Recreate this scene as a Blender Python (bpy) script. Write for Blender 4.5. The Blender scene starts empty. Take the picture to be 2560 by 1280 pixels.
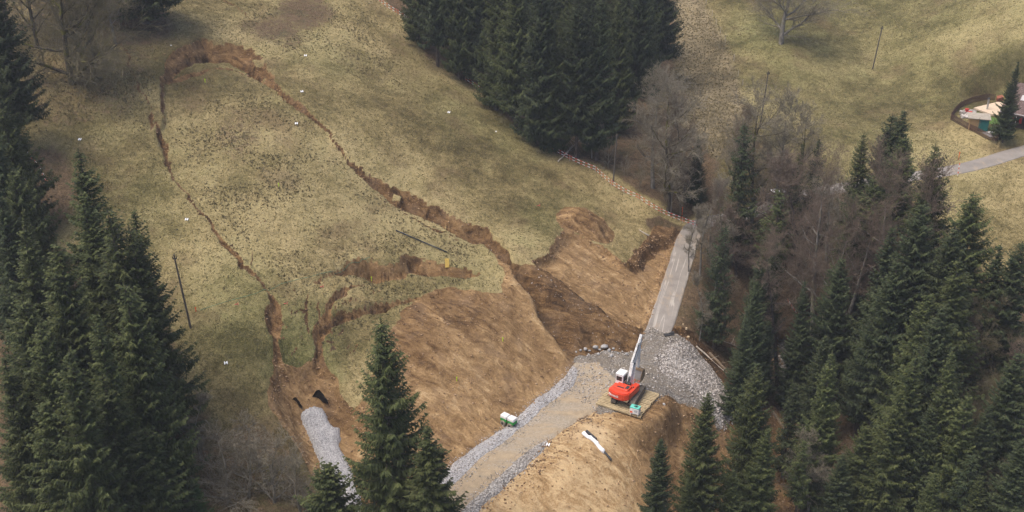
import bpy, math, random
import numpy as np
from mathutils import Vector, Matrix
R=math.radians
S=bpy.context.scene; C=S.collection
# ---------------- camera, sky, sun, exposure ----------------
CH=75.0; PITCH=R(26); F=2900.0
cam_d=bpy.data.cameras.new('camera'); cam=bpy.data.objects.new('camera',cam_d); C.objects.link(cam)
cam.location=(0,0,CH); cam.rotation_euler=(R(90)-PITCH,0,0)
cam_d.sensor_width=36; cam_d.lens=F/2560*36; cam_d.clip_start=1; cam_d.clip_end=4000
S.camera=cam
W=bpy.data.worlds.new('World'); S.world=W; W.use_nodes=True
_n=W.node_tree; _n.nodes.clear()
sky=_n.nodes.new('ShaderNodeTexSky'); sky.sky_type='NISHITA'; sky.sun_disc=False
sky.sun_elevation=R(66); sky.sun_rotation=R(-110); sky.dust_density=4; sky.air_density=0.7; sky.ozone_density=0.6
bg=_n.nodes.new('ShaderNodeBackground'); bg.inputs[1].default_value=0.15
wo=_n.nodes.new('ShaderNodeOutputWorld')
_n.links.new(sky.outputs[0],bg.inputs[0]); _n.links.new(bg.outputs[0],wo.inputs[0])
sl=bpy.data.lights.new('sun','SUN'); sl.energy=1.3; sl.angle=R(35); sl.color=(1,0.93,0.84)
sun=bpy.data.objects.new('sun',sl); C.objects.link(sun)
_sd=Vector((-math.sin(R(110))*math.cos(R(66)),math.cos(R(110))*math.cos(R(66)),math.sin(R(66))))
sun.rotation_euler=_sd.to_track_quat('Z','Y').to_euler(); sun.location=(0,150,120)
S.view_settings.view_transform='Standard'; S.view_settings.look='None'; S.view_settings.gamma=1
S.view_settings.exposure=0.80
S.render.engine='CYCLES'
try:
    S.cycles.max_bounces=5; S.cycles.diffuse_bounces=3; S.cycles.glossy_bounces=2; S.cycles.use_denoising=True
except Exception: pass
rnd=random.Random(7); rng=np.random.default_rng(11)

# ---------------- helpers ----------------
def tag(o,label=None,cat=None,group=None,kind=None):
    if label: o['label']=label
    if cat: o['category']=cat
    if group: o['group']=group
    if kind: o['kind']=kind
    return o
def link(name,me,mats=(),parent=None):
    o=bpy.data.objects.new(name,me); C.objects.link(o)
    for m in (mats if isinstance(mats,(list,tuple)) else [mats]): me.materials.append(m)
    if parent: o.parent=parent
    return o
def empty(name,loc=(0,0,0),rz=0.0):
    o=bpy.data.objects.new(name,None); C.objects.link(o); o.location=loc; o.rotation_euler=(0,0,rz); o.empty_display_size=.5
    return o
def mesh_np(name,V,Fc,smooth=False,mi=None):
    """V (n,3); Fc (m,k) int array of equal-size faces"""
    me=bpy.data.meshes.new(name); n=len(V); m,k=Fc.shape
    me.vertices.add(n); me.vertices.foreach_set('co',np.ascontiguousarray(V,np.float32).ravel())
    me.loops.add(m*k); me.loops.foreach_set('vertex_index',np.ascontiguousarray(Fc,np.int32).ravel())
    me.polygons.add(m); me.polygons.foreach_set('loop_start',np.arange(0,m*k,k,dtype=np.int32))
    if smooth: me.polygons.foreach_set('use_smooth',np.ones(m,bool))
    if mi is not None: me.polygons.foreach_set('material_index',np.asarray(mi,np.int32))
    me.update(calc_edges=True)
    return me
def attr(me,name,A):
    a=me.attributes.new(name,'FLOAT_COLOR','POINT'); a.data.foreach_set('color',np.ascontiguousarray(A,np.float32).ravel())
def _h(ix,iy,seed):
    n=(ix.astype(np.int64)*374761393+iy.astype(np.int64)*668265263+seed*974634777)&0x7fffffff
    n=((n^(n>>13))*1274126177)&0x7fffffff
    return ((n^(n>>16))&0xffff)/65535.0
def vnoise(x,y,sc,seed=0):
    x=x/sc+1000; y=y/sc+1000; ix=np.floor(x); iy=np.floor(y); fx=x-ix; fy=y-iy
    fx=fx*fx*(3-2*fx); fy=fy*fy*(3-2*fy)
    a=_h(ix,iy,seed); b=_h(ix+1,iy,seed); c=_h(ix,iy+1,seed); d=_h(ix+1,iy+1,seed)
    return (a*(1-fx)+b*fx)*(1-fy)+(c*(1-fx)+d*fx)*fy
def fbm(x,y,sc,oct=3,seed=0):
    s=0;a=1;t=0
    for k in range(oct):
        s=s+a*vnoise(x,y,sc/2**k,seed+k*17); t+=a; a*=.5
    return s/t*2-1
def sstep(a,b,x):
    t=np.clip((x-a)/(b-a),0,1); return t*t*(3-2*t)
def ray(px,py):
    a=(px-1280)/F; b=-(py-640)/F
    return np.array([a, math.cos(PITCH)+b*math.sin(PITCH), -math.sin(PITCH)+b*math.cos(PITCH)])
def topix(x,y,z):
    dz=z-CH; d=y*math.cos(PITCH)-dz*math.sin(PITCH); u=y*math.sin(PITCH)+dz*math.cos(PITCH)
    return 1280+F*x/d, 640-F*u/d
def atz(px,py,z):
    r=ray(px,py); t=(z-CH)/r[2]; return r*t+np.array([0,0,CH])

# ---------------- node materials ----------------
class NT:
    def __init__(s,name):
        s.m=bpy.data.materials.new(name); s.m.use_nodes=True; s.t=s.m.node_tree; s.t.nodes.clear()
        s.out=s.n('OutputMaterial'); s.b=s.n('BsdfPrincipled'); s.l(s.b.outputs[0],s.out.inputs[0])
        s.b.inputs['Roughness'].default_value=.9; s.b.inputs['Specular IOR Level'].default_value=.2
    def n(s,ty,**k):
        x=s.t.nodes.new('ShaderNode'+ty)
        for a,v in k.items(): setattr(x,a,v)
        return x
    def l(s,a,b): s.t.links.new(a,b)
    def _in(s,sock,v):
        if hasattr(v,'is_output'): s.l(v,sock)
        elif v is not None:
            if isinstance(v,(tuple,list)) and len(v)==3 and sock.type=='RGBA': v=(*v,1)
            sock.default_value=v
    def co(s): 
        if not hasattr(s,'_co'): s._co=s.n('TexCoord').outputs['Object']
        return s._co
    def map(s,scale,rot=(0,0,0),src=None):
        x=s.n('Mapping'); s.l(src or s.co(),x.inputs[0]); x.inputs['Scale'].default_value=scale; x.inputs['Rotation'].default_value=rot
        return x.outputs[0]
    def noise(s,sc,det=4,rough=.55,src=None,dist=0):
        x=s.n('TexNoise'); s.l(src or s.co(),x.inputs['Vector']); x.inputs['Scale'].default_value=sc
        x.inputs['Detail'].default_value=det; x.inputs['Roughness'].default_value=rough; x.inputs['Distortion'].default_value=dist
        return x.outputs[0]
    def vor(s,sc,out='Distance',feat='F1',src=None,rand=1):
        x=s.n('TexVoronoi',feature=feat); s.l(src or s.co(),x.inputs['Vector']); x.inputs['Scale'].default_value=sc; x.inputs['Randomness'].default_value=rand
        return x.outputs[out]
    def ramp(s,f,st,interp='LINEAR'):
        x=s.n('ValToRGB'); s.l(f,x.inputs[0]); r=x.color_ramp; r.interpolation=interp
        while len(r.elements)<len(st): r.elements.new(.5)
        for e,(p,c) in zip(r.elements,st):
            e.position=p; e.color=(*c,1) if not isinstance(c,(int,float)) else (c,c,c,1)
        return x.outputs[0]
    def mix(s,f,a,b,ty='MIX'):
        x=s.n('Mix',data_type='RGBA',blend_type=ty); s._in(x.inputs[0],f); s._in(x.inputs[6],a); s._in(x.inputs[7],b); return x.outputs[2]
    def m_(s,op,a,b=None,c=None,clamp=False):
        x=s.n('Math',operation=op,use_clamp=clamp); s._in(x.inputs[0],a); s._in(x.inputs[1],b)
        if c is not None: s._in(x.inputs[2],c)
        return x.outputs[0]
    def step(s,f,a,b):
        x=s.n('MapRange',interpolation_type='SMOOTHSTEP'); s._in(x.inputs[0],f); x.inputs[1].default_value=a; x.inputs[2].default_value=b
        return x.outputs[0]
    def attr(s,name):
        a=s.n('Attribute',attribute_name=name); q=s.n('SeparateColor'); s.l(a.outputs['Color'],q.inputs[0]); return q.outputs[0],q.outputs[1],q.outputs[2],a.outputs['Alpha']
    def bump(s,h,d=.1,st=1.0,prev=None):
        x=s.n('Bump'); s.l(h,x.inputs['Height']); x.inputs['Distance'].default_value=d; x.inputs['Strength'].default_value=st
        if prev: s.l(prev,x.inputs['Normal'])
        return x.outputs[0]
    def fin(s,col=None,nor=None,rough=None,metal=None,spec=None):
        s._in(s.b.inputs['Base Color'],col)
        if nor: s.l(nor,s.b.inputs['Normal'])
        if rough is not None: s._in(s.b.inputs['Roughness'],rough)
        if metal is not None: s._in(s.b.inputs['Metallic'],metal)
        if spec is not None: s._in(s.b.inputs['Specular IOR Level'],spec)
        return s.m
def simple(name,col,rough=.6,metal=0,var=.15,sc=6,spec=.3,dirt=None):
    t=NT(name); n=t.noise(sc,5,.6)
    c=t.mix(t.step(n,.3,.7),tuple(x*(1-var) for x in col),tuple(min(1,x*(1+var)) for x in col))
    if dirt: c=t.mix(t.m_('MULTIPLY',t.step(t.noise(sc*.7,6,.7),.5,.75),.7),c,dirt)
    return t.fin(c,t.bump(t.noise(sc*6,3),.01,.4),rough,metal,spec)
# ---------------- terrain: base surface through surveyed points ----------------
CP=[(1560,990,0),(1270,1065,-.4),(1080,1280,-2),(1450,1150,-.3),(1400,1280,-3),(1600,1200,-3),(1700,1280,-7),(1825,1020,-4),(1650,820,.3),(1700,680,1.5),
(1730,570,3),(1900,525,4),(2100,475,5.5),(2400,425,7),(2560,375,8),(2200,300,8),(2180,173,10),(1950,110,13),(2400,280,9),(2540,300,9.5),(2560,150,16),
(2560,0,24),(2300,0,18),(2000,0,16),(1800,100,12),(1850,250,9),(1700,0,14),(1700,150,10),(2500,500,5),(2560,650,2),(2450,600,3),(1960,900,-8.5),
(1900,700,-3.4),(1760,700,.4),(1745,790,-.8),(1850,800,-5),(1990,1050,-11),(2080,1280,-15),(2020,930,-9),(2130,960,-7.5),(2300,1000,-5),(2500,900,-2),(2560,1200,-8),(2300,1280,-13),
(1800,600,1),(2000,600,0),(2200,600,0),(1440,900,.3),(1230,1085,0),(1140,1150,-.5),(1080,715,8),(1250,720,7),(1000,760,7.6),(1250,850,3.8),(1350,830,3),(1100,900,4.2),
(565,910,7),(300,1250,2),(750,1000,2.5),(880,1280,-2),(680,890,6.3),(475,820,9),(200,350,21),(467,551,14.5),(0,300,24),(0,0,32),(520,110,26),
(565,0,28),(741,311,20),(1000,480,12.5),(1100,700,8.2),(1200,580,8.5),(1122,283,16),(950,0,26),(1200,230,15),(1400,380,10),(1560,470,6.5),(1700,540,3.5),
(1450,0,20),(1450,200,12),(0,1280,-1),(0,800,10),(0,600,15),(450,1280,0),(1410,575,6.8),(1600,640,3.2),(1650,600,3.2),(1330,655,7),(1540,870,.6),(1700,870,-.5),(1640,930,0),(1500,1060,0),(1400,950,0),(1650,1050,-1)]
P=np.array([atz(*c) for c in CP])
EX=np.array([(-200,350,52),(0,420,55),(200,450,60),(330,330,50),(260,200,12),(-160,40,-8),(0,30,-14),(150,40,-22),(-220,160,32),(-100,300,48),(100,330,34),(0,260,33),(60,260,24)],float)
P=np.vstack([P,EX])
def _U(r2): return r2*np.log(r2+1e-9)*.5
SC=100.
def _fit(P,lam):
    q=P[:,:2]/SC; n=len(q); d2=((q[:,None]-q[None])**2).sum(-1)
    A=np.zeros((n+3,n+3)); A[:n,:n]=_U(d2)+lam*np.eye(n); A[:n,n]=1; A[:n,n+1:]=q; A[n,:n]=1; A[n+1:,:n]=q.T
    return q,np.linalg.solve(A,np.r_[P[:,2],0,0,0])
_q,_w=_fit(P,.0012)
def base(x,y):
    x=np.atleast_1d(x)/SC; y=np.atleast_1d(y)/SC; z=_w[-3]+_w[-2]*x+_w[-1]*y
    for (a,b),w in zip(_q,_w): z=z+w*_U((x-a)**2+(y-b)**2)
    return z
def Wd(y): return np.maximum(45.,.9*y+32)
us=np.r_[np.linspace(-3.2,-.66,26)[:-1],np.arange(-.66,.66,.00115),np.linspace(.66,3.2,26)[1:]]
ys=[-60,-30,-5,15,30,42,52,59]; y=64.
while y<345: ys.append(y); y+=.0023*y**1.03*.95
ys+=[350,360,375,400,440,500,600,750,950]
ys=np.array(ys,float)
GX=us[None,:]*Wd(ys)[:,None]; GY=np.repeat(ys[:,None],len(us),1)
NR,NC=GX.shape
Z0=base(GX.ravel(),GY.ravel()).reshape(NR,NC)
far=sstep(330,600,GY); Z0=Z0*(1-far)+ (60+.05*GY)*far
Z=Z0.copy()
def gsamp(A,x,y):
    x=np.asarray(x,float); y=np.asarray(y,float)
    j=np.clip(np.searchsorted(ys,y)-1,0,NR-2); ty=(y-ys[j])/(ys[j+1]-ys[j])
    u=x/Wd(y); i=np.clip(np.searchsorted(us,u)-1,0,NC-2); tx=(u-us[i])/(us[i+1]-us[i])
    return (A[j,i]*(1-tx)+A[j,i+1]*tx)*(1-ty)+(A[j+1,i]*(1-tx)+A[j+1,i+1]*tx)*ty
def hit(px,py,h=0.0,A=None):
    A=Z if A is None else A
    r=ray(px,py); r=r/r[1]; t=np.arange(20,420,.2)
    zz=gsamp(A,r[0]*t,t)+h; d=CH+r[2]*t-zz
    k=np.argmax(d<0); 
    if d[k]>=0: k=len(t)-1
    if k>0: tt=t[k-1]+.2*d[k-1]/(d[k-1]-d[k]+1e-9)
    else: tt=t[0]
    p=r*tt; p[2]=CH+r[2]*tt-h; return p
def G(x,y): return float(gsamp(Z,x,y))
def wp(pts,A=None): return np.array([hit(a[0],a[1],0,Z0 if A is None else A)[:2] for a in pts])
# domain-warped coordinates give every edge a ragged outline
WX=GX+fbm(GX,GY,2.6,3,5)*.6+fbm(GX,GY,1.2,2,9)*.22; WY=GY+fbm(GX,GY,2.6,3,6)*.7+fbm(GX,GY,1.2,2,10)*.28
def win(pts,m):
    lo=pts.min(0)-m; hi=pts.max(0)+m
    return (GX>lo[0])&(GX<hi[0])&(GY>lo[1])&(GY<hi[1])
def seg(X,Y,pts,vals=None,closed=False):
    """distance to polyline, interpolated vals, param"""
    n=len(pts); best=np.full(X.shape,1e9); V=None if vals is None else np.zeros((len(vals[0]),)+X.shape); side=np.zeros(X.shape)
    for k in range(n if closed else n-1):
        a=pts[k]; b=pts[(k+1)%n]; d=b-a; L=max((d**2).sum(),1e-9)
        t=np.clip(((X-a[0])*d[0]+(Y-a[1])*d[1])/L,0,1); dx=X-a[0]-t*d[0]; dy=Y-a[1]-t*d[1]
        r=dx*dx+dy*dy; m=r<best; best=np.where(m,r,best); side=np.where(m,d[0]*dy-d[1]*dx,side)
        if V is not None:
            for q in range(len(V)): V[q]=np.where(m,vals[k][q]*(1-t)+vals[(k+1)%n][q]*t,V[q])
    return np.sqrt(best),V,side
def sdpoly(X,Y,pts):
    d,_,_=seg(X,Y,pts,closed=True); ins=np.zeros(X.shape,bool); n=len(pts)
    for k in range(n):
        a=pts[k]; b=pts[(k+1)%n]
        if abs(a[1]-b[1])<1e-9: continue
        c=((a[1]>Y)!=(b[1]>Y))&(X<(b[0]-a[0])*(Y-a[1])/(b[1]-a[1])+a[0]); ins^=c
    return np.where(ins,d,-d)
def field(pix,m=4,warp=True,world=False,k=1.):
    """signed distance (inside +) of a pixel-drawn ground polygon, on the grid"""
    pts=pix if world else wp(pix); w=win(pts,m+1.5); out=np.full(GX.shape,-99.)
    k=k if warp else 0; out[w]=sdpoly((GX+(WX-GX)*k)[w],(GY+(WY-GY)*k)[w],pts); return out
soil=np.zeros(GX.shape); tone=np.full(GX.shape,.5); litter=np.zeros(GX.shape); rough=np.zeros(GX.shape); green=np.zeros(GX.shape); brush=np.zeros(GX.shape); pale=np.zeros(GX.shape)
# gentle relief
Z+=fbm(GX,GY,14,3,1)*.35+fbm(GX,GY,2.5,2,3)*.07
# slide body: the turf inside has dropped below the head scarp
SL=[(400,190),(430,150),(465,118),(515,103),(550,110),(590,120),(625,143),(660,180),(690,210),(750,262),(830,345),(905,430),(1010,487),(1110,535),(1205,580),(1260,650),(1310,720),(1300,800),(1000,800),(800,900),(700,890),(680,760),(640,680),(580,620),(530,560),(430,430),(385,350),(412,280)]
sl=field(SL,6)
slp=wp(SL)
dropv=[(1.2,),(1.6,),(2.2,),(2.6,),(2.4,),(2.2,),(1.8,),(1.2,),(.8,),(.6,),(.5,),(.6,),(1.1,),(1.1,),(1.2,),(1,),(0,),(0,),(0,),(0,),(.6,),(.4,),(.4,),(.4,),(.3,),(.4,),(.7,),(.8,)]
w=win(slp,8); _,V,_=seg(WX[w],WY[w],slp,dropv,closed=True)
dep=np.zeros(GX.shape); dep[w]=V[0]
headd=np.exp(-np.clip(sl,0,None)/13)
Z-=dep*headd*sstep(0,.5,sl)
_e=(dep>1.3)*np.exp(-((sl-.25)/.4)**2); soil=np.maximum(soil,_e); tone=np.where(_e>.3,.25,tone)
rough=np.maximum(rough,sstep(-.5,4,sl)*.8*(.55+.45*sstep(-.3,.4,fbm(GX,GY,16,3,33))))
def crack(pix,wd,tn=.3,sc=0,fall=5.):
    global Z
    pts=wp(pix); w=win(pts,15 if sc else 5)
    d,V,sd_=seg(WX[w],WY[w],pts,wd); n=.62+.6*vnoise(GX[w],GY[w],2.1,41); hw=V[0]*n*np.clip(.30+.5*V[0],.40,.95)+.02+.12*(vnoise(GX[w],GY[w],.9,43)-.5)
    p=np.clip((hw+.05-d)/.32,0,1); lump=np.clip(vnoise(GX[w],GY[w],1.3,44)-.6,0,1)*(V[0]*1.)*(V[0]>.9)*1.6; Z[w]-=V[1]*(1.5-.6*np.clip(V[0],0,1))*p*(1-.8*np.clip(lump,0,1))
    if sc: Z[w]-=np.where(sd_<0,1,sstep(.3,0,d))*sc*V[1]*np.exp(-np.clip(d-hw,0,None)/fall)*sstep(14,9,d)*sstep(0,1,w[w]*1.)
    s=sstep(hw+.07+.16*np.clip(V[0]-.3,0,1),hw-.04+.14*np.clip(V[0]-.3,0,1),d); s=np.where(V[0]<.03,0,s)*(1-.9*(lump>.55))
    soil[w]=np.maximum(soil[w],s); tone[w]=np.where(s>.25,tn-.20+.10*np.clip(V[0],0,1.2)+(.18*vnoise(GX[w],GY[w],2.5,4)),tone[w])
def spurs(pix,n,Lm=16,wd=.14):
    for _ in range(n):
        k=rnd.randrange(len(pix)-1); f=rnd.random(); a=np.array(pix[k],float); b=np.array(pix[k+1],float); p=a+(b-a)*f; d=(b-a)/np.hypot(*(b-a)); th=rnd.choice((-1,1))*rnd.uniform(.25,.9); L=rnd.uniform(.4,1)*Lm
        e=np.array([d[0]*math.cos(th)-d[1]*math.sin(th),d[0]*math.sin(th)+d[1]*math.cos(th)]); m=p+e*L*.5+np.array([rnd.gauss(0,1.5),rnd.gauss(0,1.5)]); q=p+e*L
        crack([tuple(p),tuple(m),tuple(q)],[(wd,.4),(wd*.8,.35),(wd*.4,.2)],.15)
def C_(pts,w,d): return [(w*a,d*a) for a in ([1]*len(pts) if not isinstance(w,list) else w)]
# long right-hand crack, left crack, transverse cracks
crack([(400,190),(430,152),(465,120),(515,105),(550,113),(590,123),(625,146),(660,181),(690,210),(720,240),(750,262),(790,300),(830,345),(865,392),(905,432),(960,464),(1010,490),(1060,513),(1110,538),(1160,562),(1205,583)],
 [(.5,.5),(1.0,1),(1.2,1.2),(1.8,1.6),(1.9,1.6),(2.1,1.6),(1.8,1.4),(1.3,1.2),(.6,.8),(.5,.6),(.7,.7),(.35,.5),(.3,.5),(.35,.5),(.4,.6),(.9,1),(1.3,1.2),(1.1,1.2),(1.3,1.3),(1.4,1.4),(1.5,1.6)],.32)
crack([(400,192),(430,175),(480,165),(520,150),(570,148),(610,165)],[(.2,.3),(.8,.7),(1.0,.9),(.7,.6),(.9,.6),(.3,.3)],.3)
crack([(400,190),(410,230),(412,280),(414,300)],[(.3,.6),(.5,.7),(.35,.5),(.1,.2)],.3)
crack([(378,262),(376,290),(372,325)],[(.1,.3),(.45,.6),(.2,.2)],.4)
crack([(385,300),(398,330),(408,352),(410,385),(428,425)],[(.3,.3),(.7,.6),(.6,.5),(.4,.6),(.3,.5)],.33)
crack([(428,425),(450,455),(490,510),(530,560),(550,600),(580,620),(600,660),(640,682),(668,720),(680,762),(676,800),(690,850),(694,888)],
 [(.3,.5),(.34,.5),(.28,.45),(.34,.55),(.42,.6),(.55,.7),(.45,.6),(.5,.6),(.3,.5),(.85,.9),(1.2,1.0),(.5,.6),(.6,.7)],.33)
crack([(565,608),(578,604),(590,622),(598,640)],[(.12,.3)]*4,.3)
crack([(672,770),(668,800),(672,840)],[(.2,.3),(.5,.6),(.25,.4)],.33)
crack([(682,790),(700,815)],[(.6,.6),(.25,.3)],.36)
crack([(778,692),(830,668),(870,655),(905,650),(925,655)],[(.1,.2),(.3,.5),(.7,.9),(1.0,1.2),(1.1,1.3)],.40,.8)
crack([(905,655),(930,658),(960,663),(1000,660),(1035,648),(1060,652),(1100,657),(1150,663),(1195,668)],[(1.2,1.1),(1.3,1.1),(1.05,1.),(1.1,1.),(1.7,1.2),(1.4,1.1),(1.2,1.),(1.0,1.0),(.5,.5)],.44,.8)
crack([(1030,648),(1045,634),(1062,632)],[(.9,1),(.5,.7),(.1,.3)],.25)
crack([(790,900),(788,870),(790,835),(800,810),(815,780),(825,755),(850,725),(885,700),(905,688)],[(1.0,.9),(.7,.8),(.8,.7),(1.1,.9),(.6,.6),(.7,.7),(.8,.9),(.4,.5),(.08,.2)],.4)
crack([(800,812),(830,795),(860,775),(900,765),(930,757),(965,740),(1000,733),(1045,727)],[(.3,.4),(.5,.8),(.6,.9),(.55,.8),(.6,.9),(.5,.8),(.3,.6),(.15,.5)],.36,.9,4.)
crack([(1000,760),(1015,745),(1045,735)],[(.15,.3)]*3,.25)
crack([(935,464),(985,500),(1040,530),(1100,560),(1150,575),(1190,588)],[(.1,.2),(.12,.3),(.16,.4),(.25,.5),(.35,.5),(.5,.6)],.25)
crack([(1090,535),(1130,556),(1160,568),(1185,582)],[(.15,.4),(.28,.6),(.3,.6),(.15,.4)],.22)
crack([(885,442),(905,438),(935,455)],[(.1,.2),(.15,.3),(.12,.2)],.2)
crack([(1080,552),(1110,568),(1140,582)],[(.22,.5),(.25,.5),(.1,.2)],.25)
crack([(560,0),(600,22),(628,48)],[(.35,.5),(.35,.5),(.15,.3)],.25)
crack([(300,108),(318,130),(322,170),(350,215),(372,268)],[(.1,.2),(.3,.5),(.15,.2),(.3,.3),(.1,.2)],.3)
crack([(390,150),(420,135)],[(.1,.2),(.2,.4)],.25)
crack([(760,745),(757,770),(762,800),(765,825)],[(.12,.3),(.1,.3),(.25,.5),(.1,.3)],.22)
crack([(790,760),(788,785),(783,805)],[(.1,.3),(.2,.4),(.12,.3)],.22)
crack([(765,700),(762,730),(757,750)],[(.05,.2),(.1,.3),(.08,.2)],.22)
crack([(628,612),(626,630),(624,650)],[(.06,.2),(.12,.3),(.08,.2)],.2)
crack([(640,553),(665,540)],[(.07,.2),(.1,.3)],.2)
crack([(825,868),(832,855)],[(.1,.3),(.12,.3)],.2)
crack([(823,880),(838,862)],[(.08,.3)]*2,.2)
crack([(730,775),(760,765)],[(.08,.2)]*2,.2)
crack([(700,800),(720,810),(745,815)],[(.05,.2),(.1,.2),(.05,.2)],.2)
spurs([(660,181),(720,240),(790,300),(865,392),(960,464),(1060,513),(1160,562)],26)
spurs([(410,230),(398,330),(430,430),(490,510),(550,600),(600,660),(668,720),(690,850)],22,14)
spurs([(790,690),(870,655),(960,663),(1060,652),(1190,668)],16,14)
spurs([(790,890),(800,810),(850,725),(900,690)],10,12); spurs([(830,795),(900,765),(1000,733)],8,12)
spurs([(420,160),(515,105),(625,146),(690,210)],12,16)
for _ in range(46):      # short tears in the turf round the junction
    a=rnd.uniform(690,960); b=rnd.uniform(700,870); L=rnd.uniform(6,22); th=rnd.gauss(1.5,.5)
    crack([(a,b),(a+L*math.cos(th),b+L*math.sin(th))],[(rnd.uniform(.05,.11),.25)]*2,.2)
# main excavation: bench, trench and pit
BEN=[(1322,655),(1370,630),(1395,598),(1412,573),(1440,585),(1510,618),(1555,652),(1588,655),(1600,620),(1640,595),(1688,592),(1675,650),(1655,720),(1632,780),(1606,838),(1590,817),(1530,797),(1508,772),(1462,752),(1425,724),(1390,694),(1352,674)]
be=field(BEN,8); Z-=1.1*sstep(0,.9,be)
soil=np.maximum(soil,sstep(-.15,.25,be)); tone=np.where(be>-.15,.60+.12*fbm(GX,GY,5,2,23),tone)
_t=sstep(1.2,3,be)*0; 
PIT=[(1196,582),(1215,580),(1250,602),(1290,650),(1322,660),(1352,672),(1390,692),(1425,722),(1462,750),(1508,770),(1530,795),(1590,815),(1606,838),(1612,872),(1560,880),(1500,874),(1440,884),(1432,895),(1412,880),(1375,826),(1340,765),(1300,706),(1255,645)]
pi=field(PIT,8); pit_d=1.9+2.1*sstep(660,800,0*pi+topix(GX,GY,Z0)[1])*1.0
_px,_py=topix(GX,GY,Z0)
_fl=wp([(1210,592),(1262,655),(1315,722),(1365,800),(1430,868),(1480,874),(1540,872),(1585,866)]); w=win(_fl,14)
_d,_V,_=seg(WX[w],WY[w],_fl,[(-1.6,1.2),(-2.2,1.0),(-2.8,1.0),(-3.4,1.0),(-3.9,1.4),(-3.7,1.4),(-3.5,1.2),(-3.0,1.0)])
_fz=gsamp(Z0,_fl[:,0],_fl[:,1]); _zf=np.array([z+v for z,v in zip(_fz,(-1.6,-2.3,-2.9,-3.2,-1.6,-1.3,-1.2,-1.0))])
_,_V2,_=seg(WX[w],WY[w],_fl,[(v,) for v in _zf])
_tgt=_V2[0]+.95*np.clip(_d-_V[1],0,None)+.25*fbm(GX[w],GY[w],1.8,3,91)
Z[w]=np.where(pi[w]>-.0,np.minimum(Z[w]-.0,_tgt),Z[w])
soil=np.maximum(soil,sstep(-.2,.2,pi)); tone=np.where(pi>-.1,.20+.16*vnoise(GX,GY,3,77),tone)
# big graded face below the slide
FAC=[(1000,760),(1030,733),(1080,712),(1130,708),(1190,722),(1250,728),(1265,690),(1248,655),(1225,620),(1200,588),(1212,585),(1255,645),(1300,706),(1340,765),(1375,826),(1412,880),(1442,908),(1405,950),(1300,1035),(1230,1092),(1150,1150),(1060,1180),(960,1180),(850,1100),(835,1010),(890,1010),(915,960),(945,900),(985,800)]
fa=field(FAC,6); soil=np.maximum(soil,sstep(-.25,.3,fa)); _m=(fa>-.1)&(pi<0); tone=np.where(_m,.48+.2*fbm(GX,GY,6,3,8)+.12*sstep(800,1050,_py),tone)
_rp=wp([(1212,600),(1248,650),(1293,711),(1333,770),(1368,831),(1405,885)]); w=win(_rp,4); _d,_,_=seg(WX[w],WY[w],_rp); Z[w]+=np.where(pi[w]<.2,.55*np.exp(-(_d/1.3)**2),0); tone[w]+=.15*np.exp(-(_d/1.)**2)*(pi[w]<0)
# left cut with the gravel drain
CUT=[(682,890),(700,893),(735,905),(760,893),(795,888),(815,910),(845,945),(865,1000),(930,1060),(1060,1150),(1110,1190),(1040,1400),(840,1400),(840,1290),(815,1215),(790,1170),(745,1110),(700,1050),(668,1010),(676,940)]
cu=field(CUT,6); soil=np.maximum(soil,sstep(-.25,.3,cu)); tone=np.where(cu>-.1,.45+.3*fbm(GX,GY,4,3,12),tone)
Z-=.7*sstep(0,.8,cu)*sstep(1000,900,_py)
dl=wp([(700,905),(745,960),(785,1010),(820,1080),(850,1170),(885,1290)]); w=win(dl,9)
d,V,sd=seg(WX[w],WY[w],dl,[(.6,.9),(1.5,1.6),(1.9,1.9),(2.1,2),(2.3,1.8),(2.5,1.2)])
Z[w]-=V[1]*sstep(V[0]+2.6,V[0],d)
# heap of spoil, upper right
HP=[(1385,538),(1410,516),(1460,518),(1510,548),(1532,580),(1528,608),(1490,606),(1440,584),(1400,568)]
hp=field(HP,5,warp=True); Z+=1.6*sstep(-.2,3.2,hp); soil=np.maximum(soil,sstep(-.2,.2,hp)); tone=np.where(hp>-.2,.42,tone)
_c=hit(1400,640,0,Z0); _r=np.hypot(WX-_c[0],(WY-_c[1])); Z+=np.where(hp>0,.16*np.sin(_r*5.2)*sstep(0,.8,hp),0); tone=np.where(hp>0,tone+.13*np.sin(_r*5.2+.8),tone)
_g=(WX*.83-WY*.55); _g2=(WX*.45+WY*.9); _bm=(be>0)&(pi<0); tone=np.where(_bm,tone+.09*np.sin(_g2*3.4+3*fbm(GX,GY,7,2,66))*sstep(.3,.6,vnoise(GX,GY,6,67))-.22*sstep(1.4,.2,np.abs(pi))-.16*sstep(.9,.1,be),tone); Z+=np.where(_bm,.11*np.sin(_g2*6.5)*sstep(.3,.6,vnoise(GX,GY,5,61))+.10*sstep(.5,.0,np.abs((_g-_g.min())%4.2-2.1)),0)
_gf=(WX*.5+WY*.87+1.2*fbm(GX,GY,9,2,64)); _fm=(fa>0)&(pi<0); tone=np.where(_fm,tone+.04*np.sin(_gf*2.7+2*fbm(GX,GY,8,2,68))*sstep(.35,.6,vnoise(GX,GY,7,69)),tone); Z+=np.where(_fm,.08*np.sin(_gf*5.5)*sstep(.4,.7,vnoise(GX,GY,6,65)),0)
# soil bank by the top of the road
BK=[(1560,650),(1600,600),(1640,560),(1690,565),(1710,570),(1692,600),(1650,610),(1590,668)]
bk=field(BK,4); soil=np.maximum(soil,sstep(-.2,.4,bk)*.9); tone=np.where(bk>-.1,.25,tone)
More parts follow.
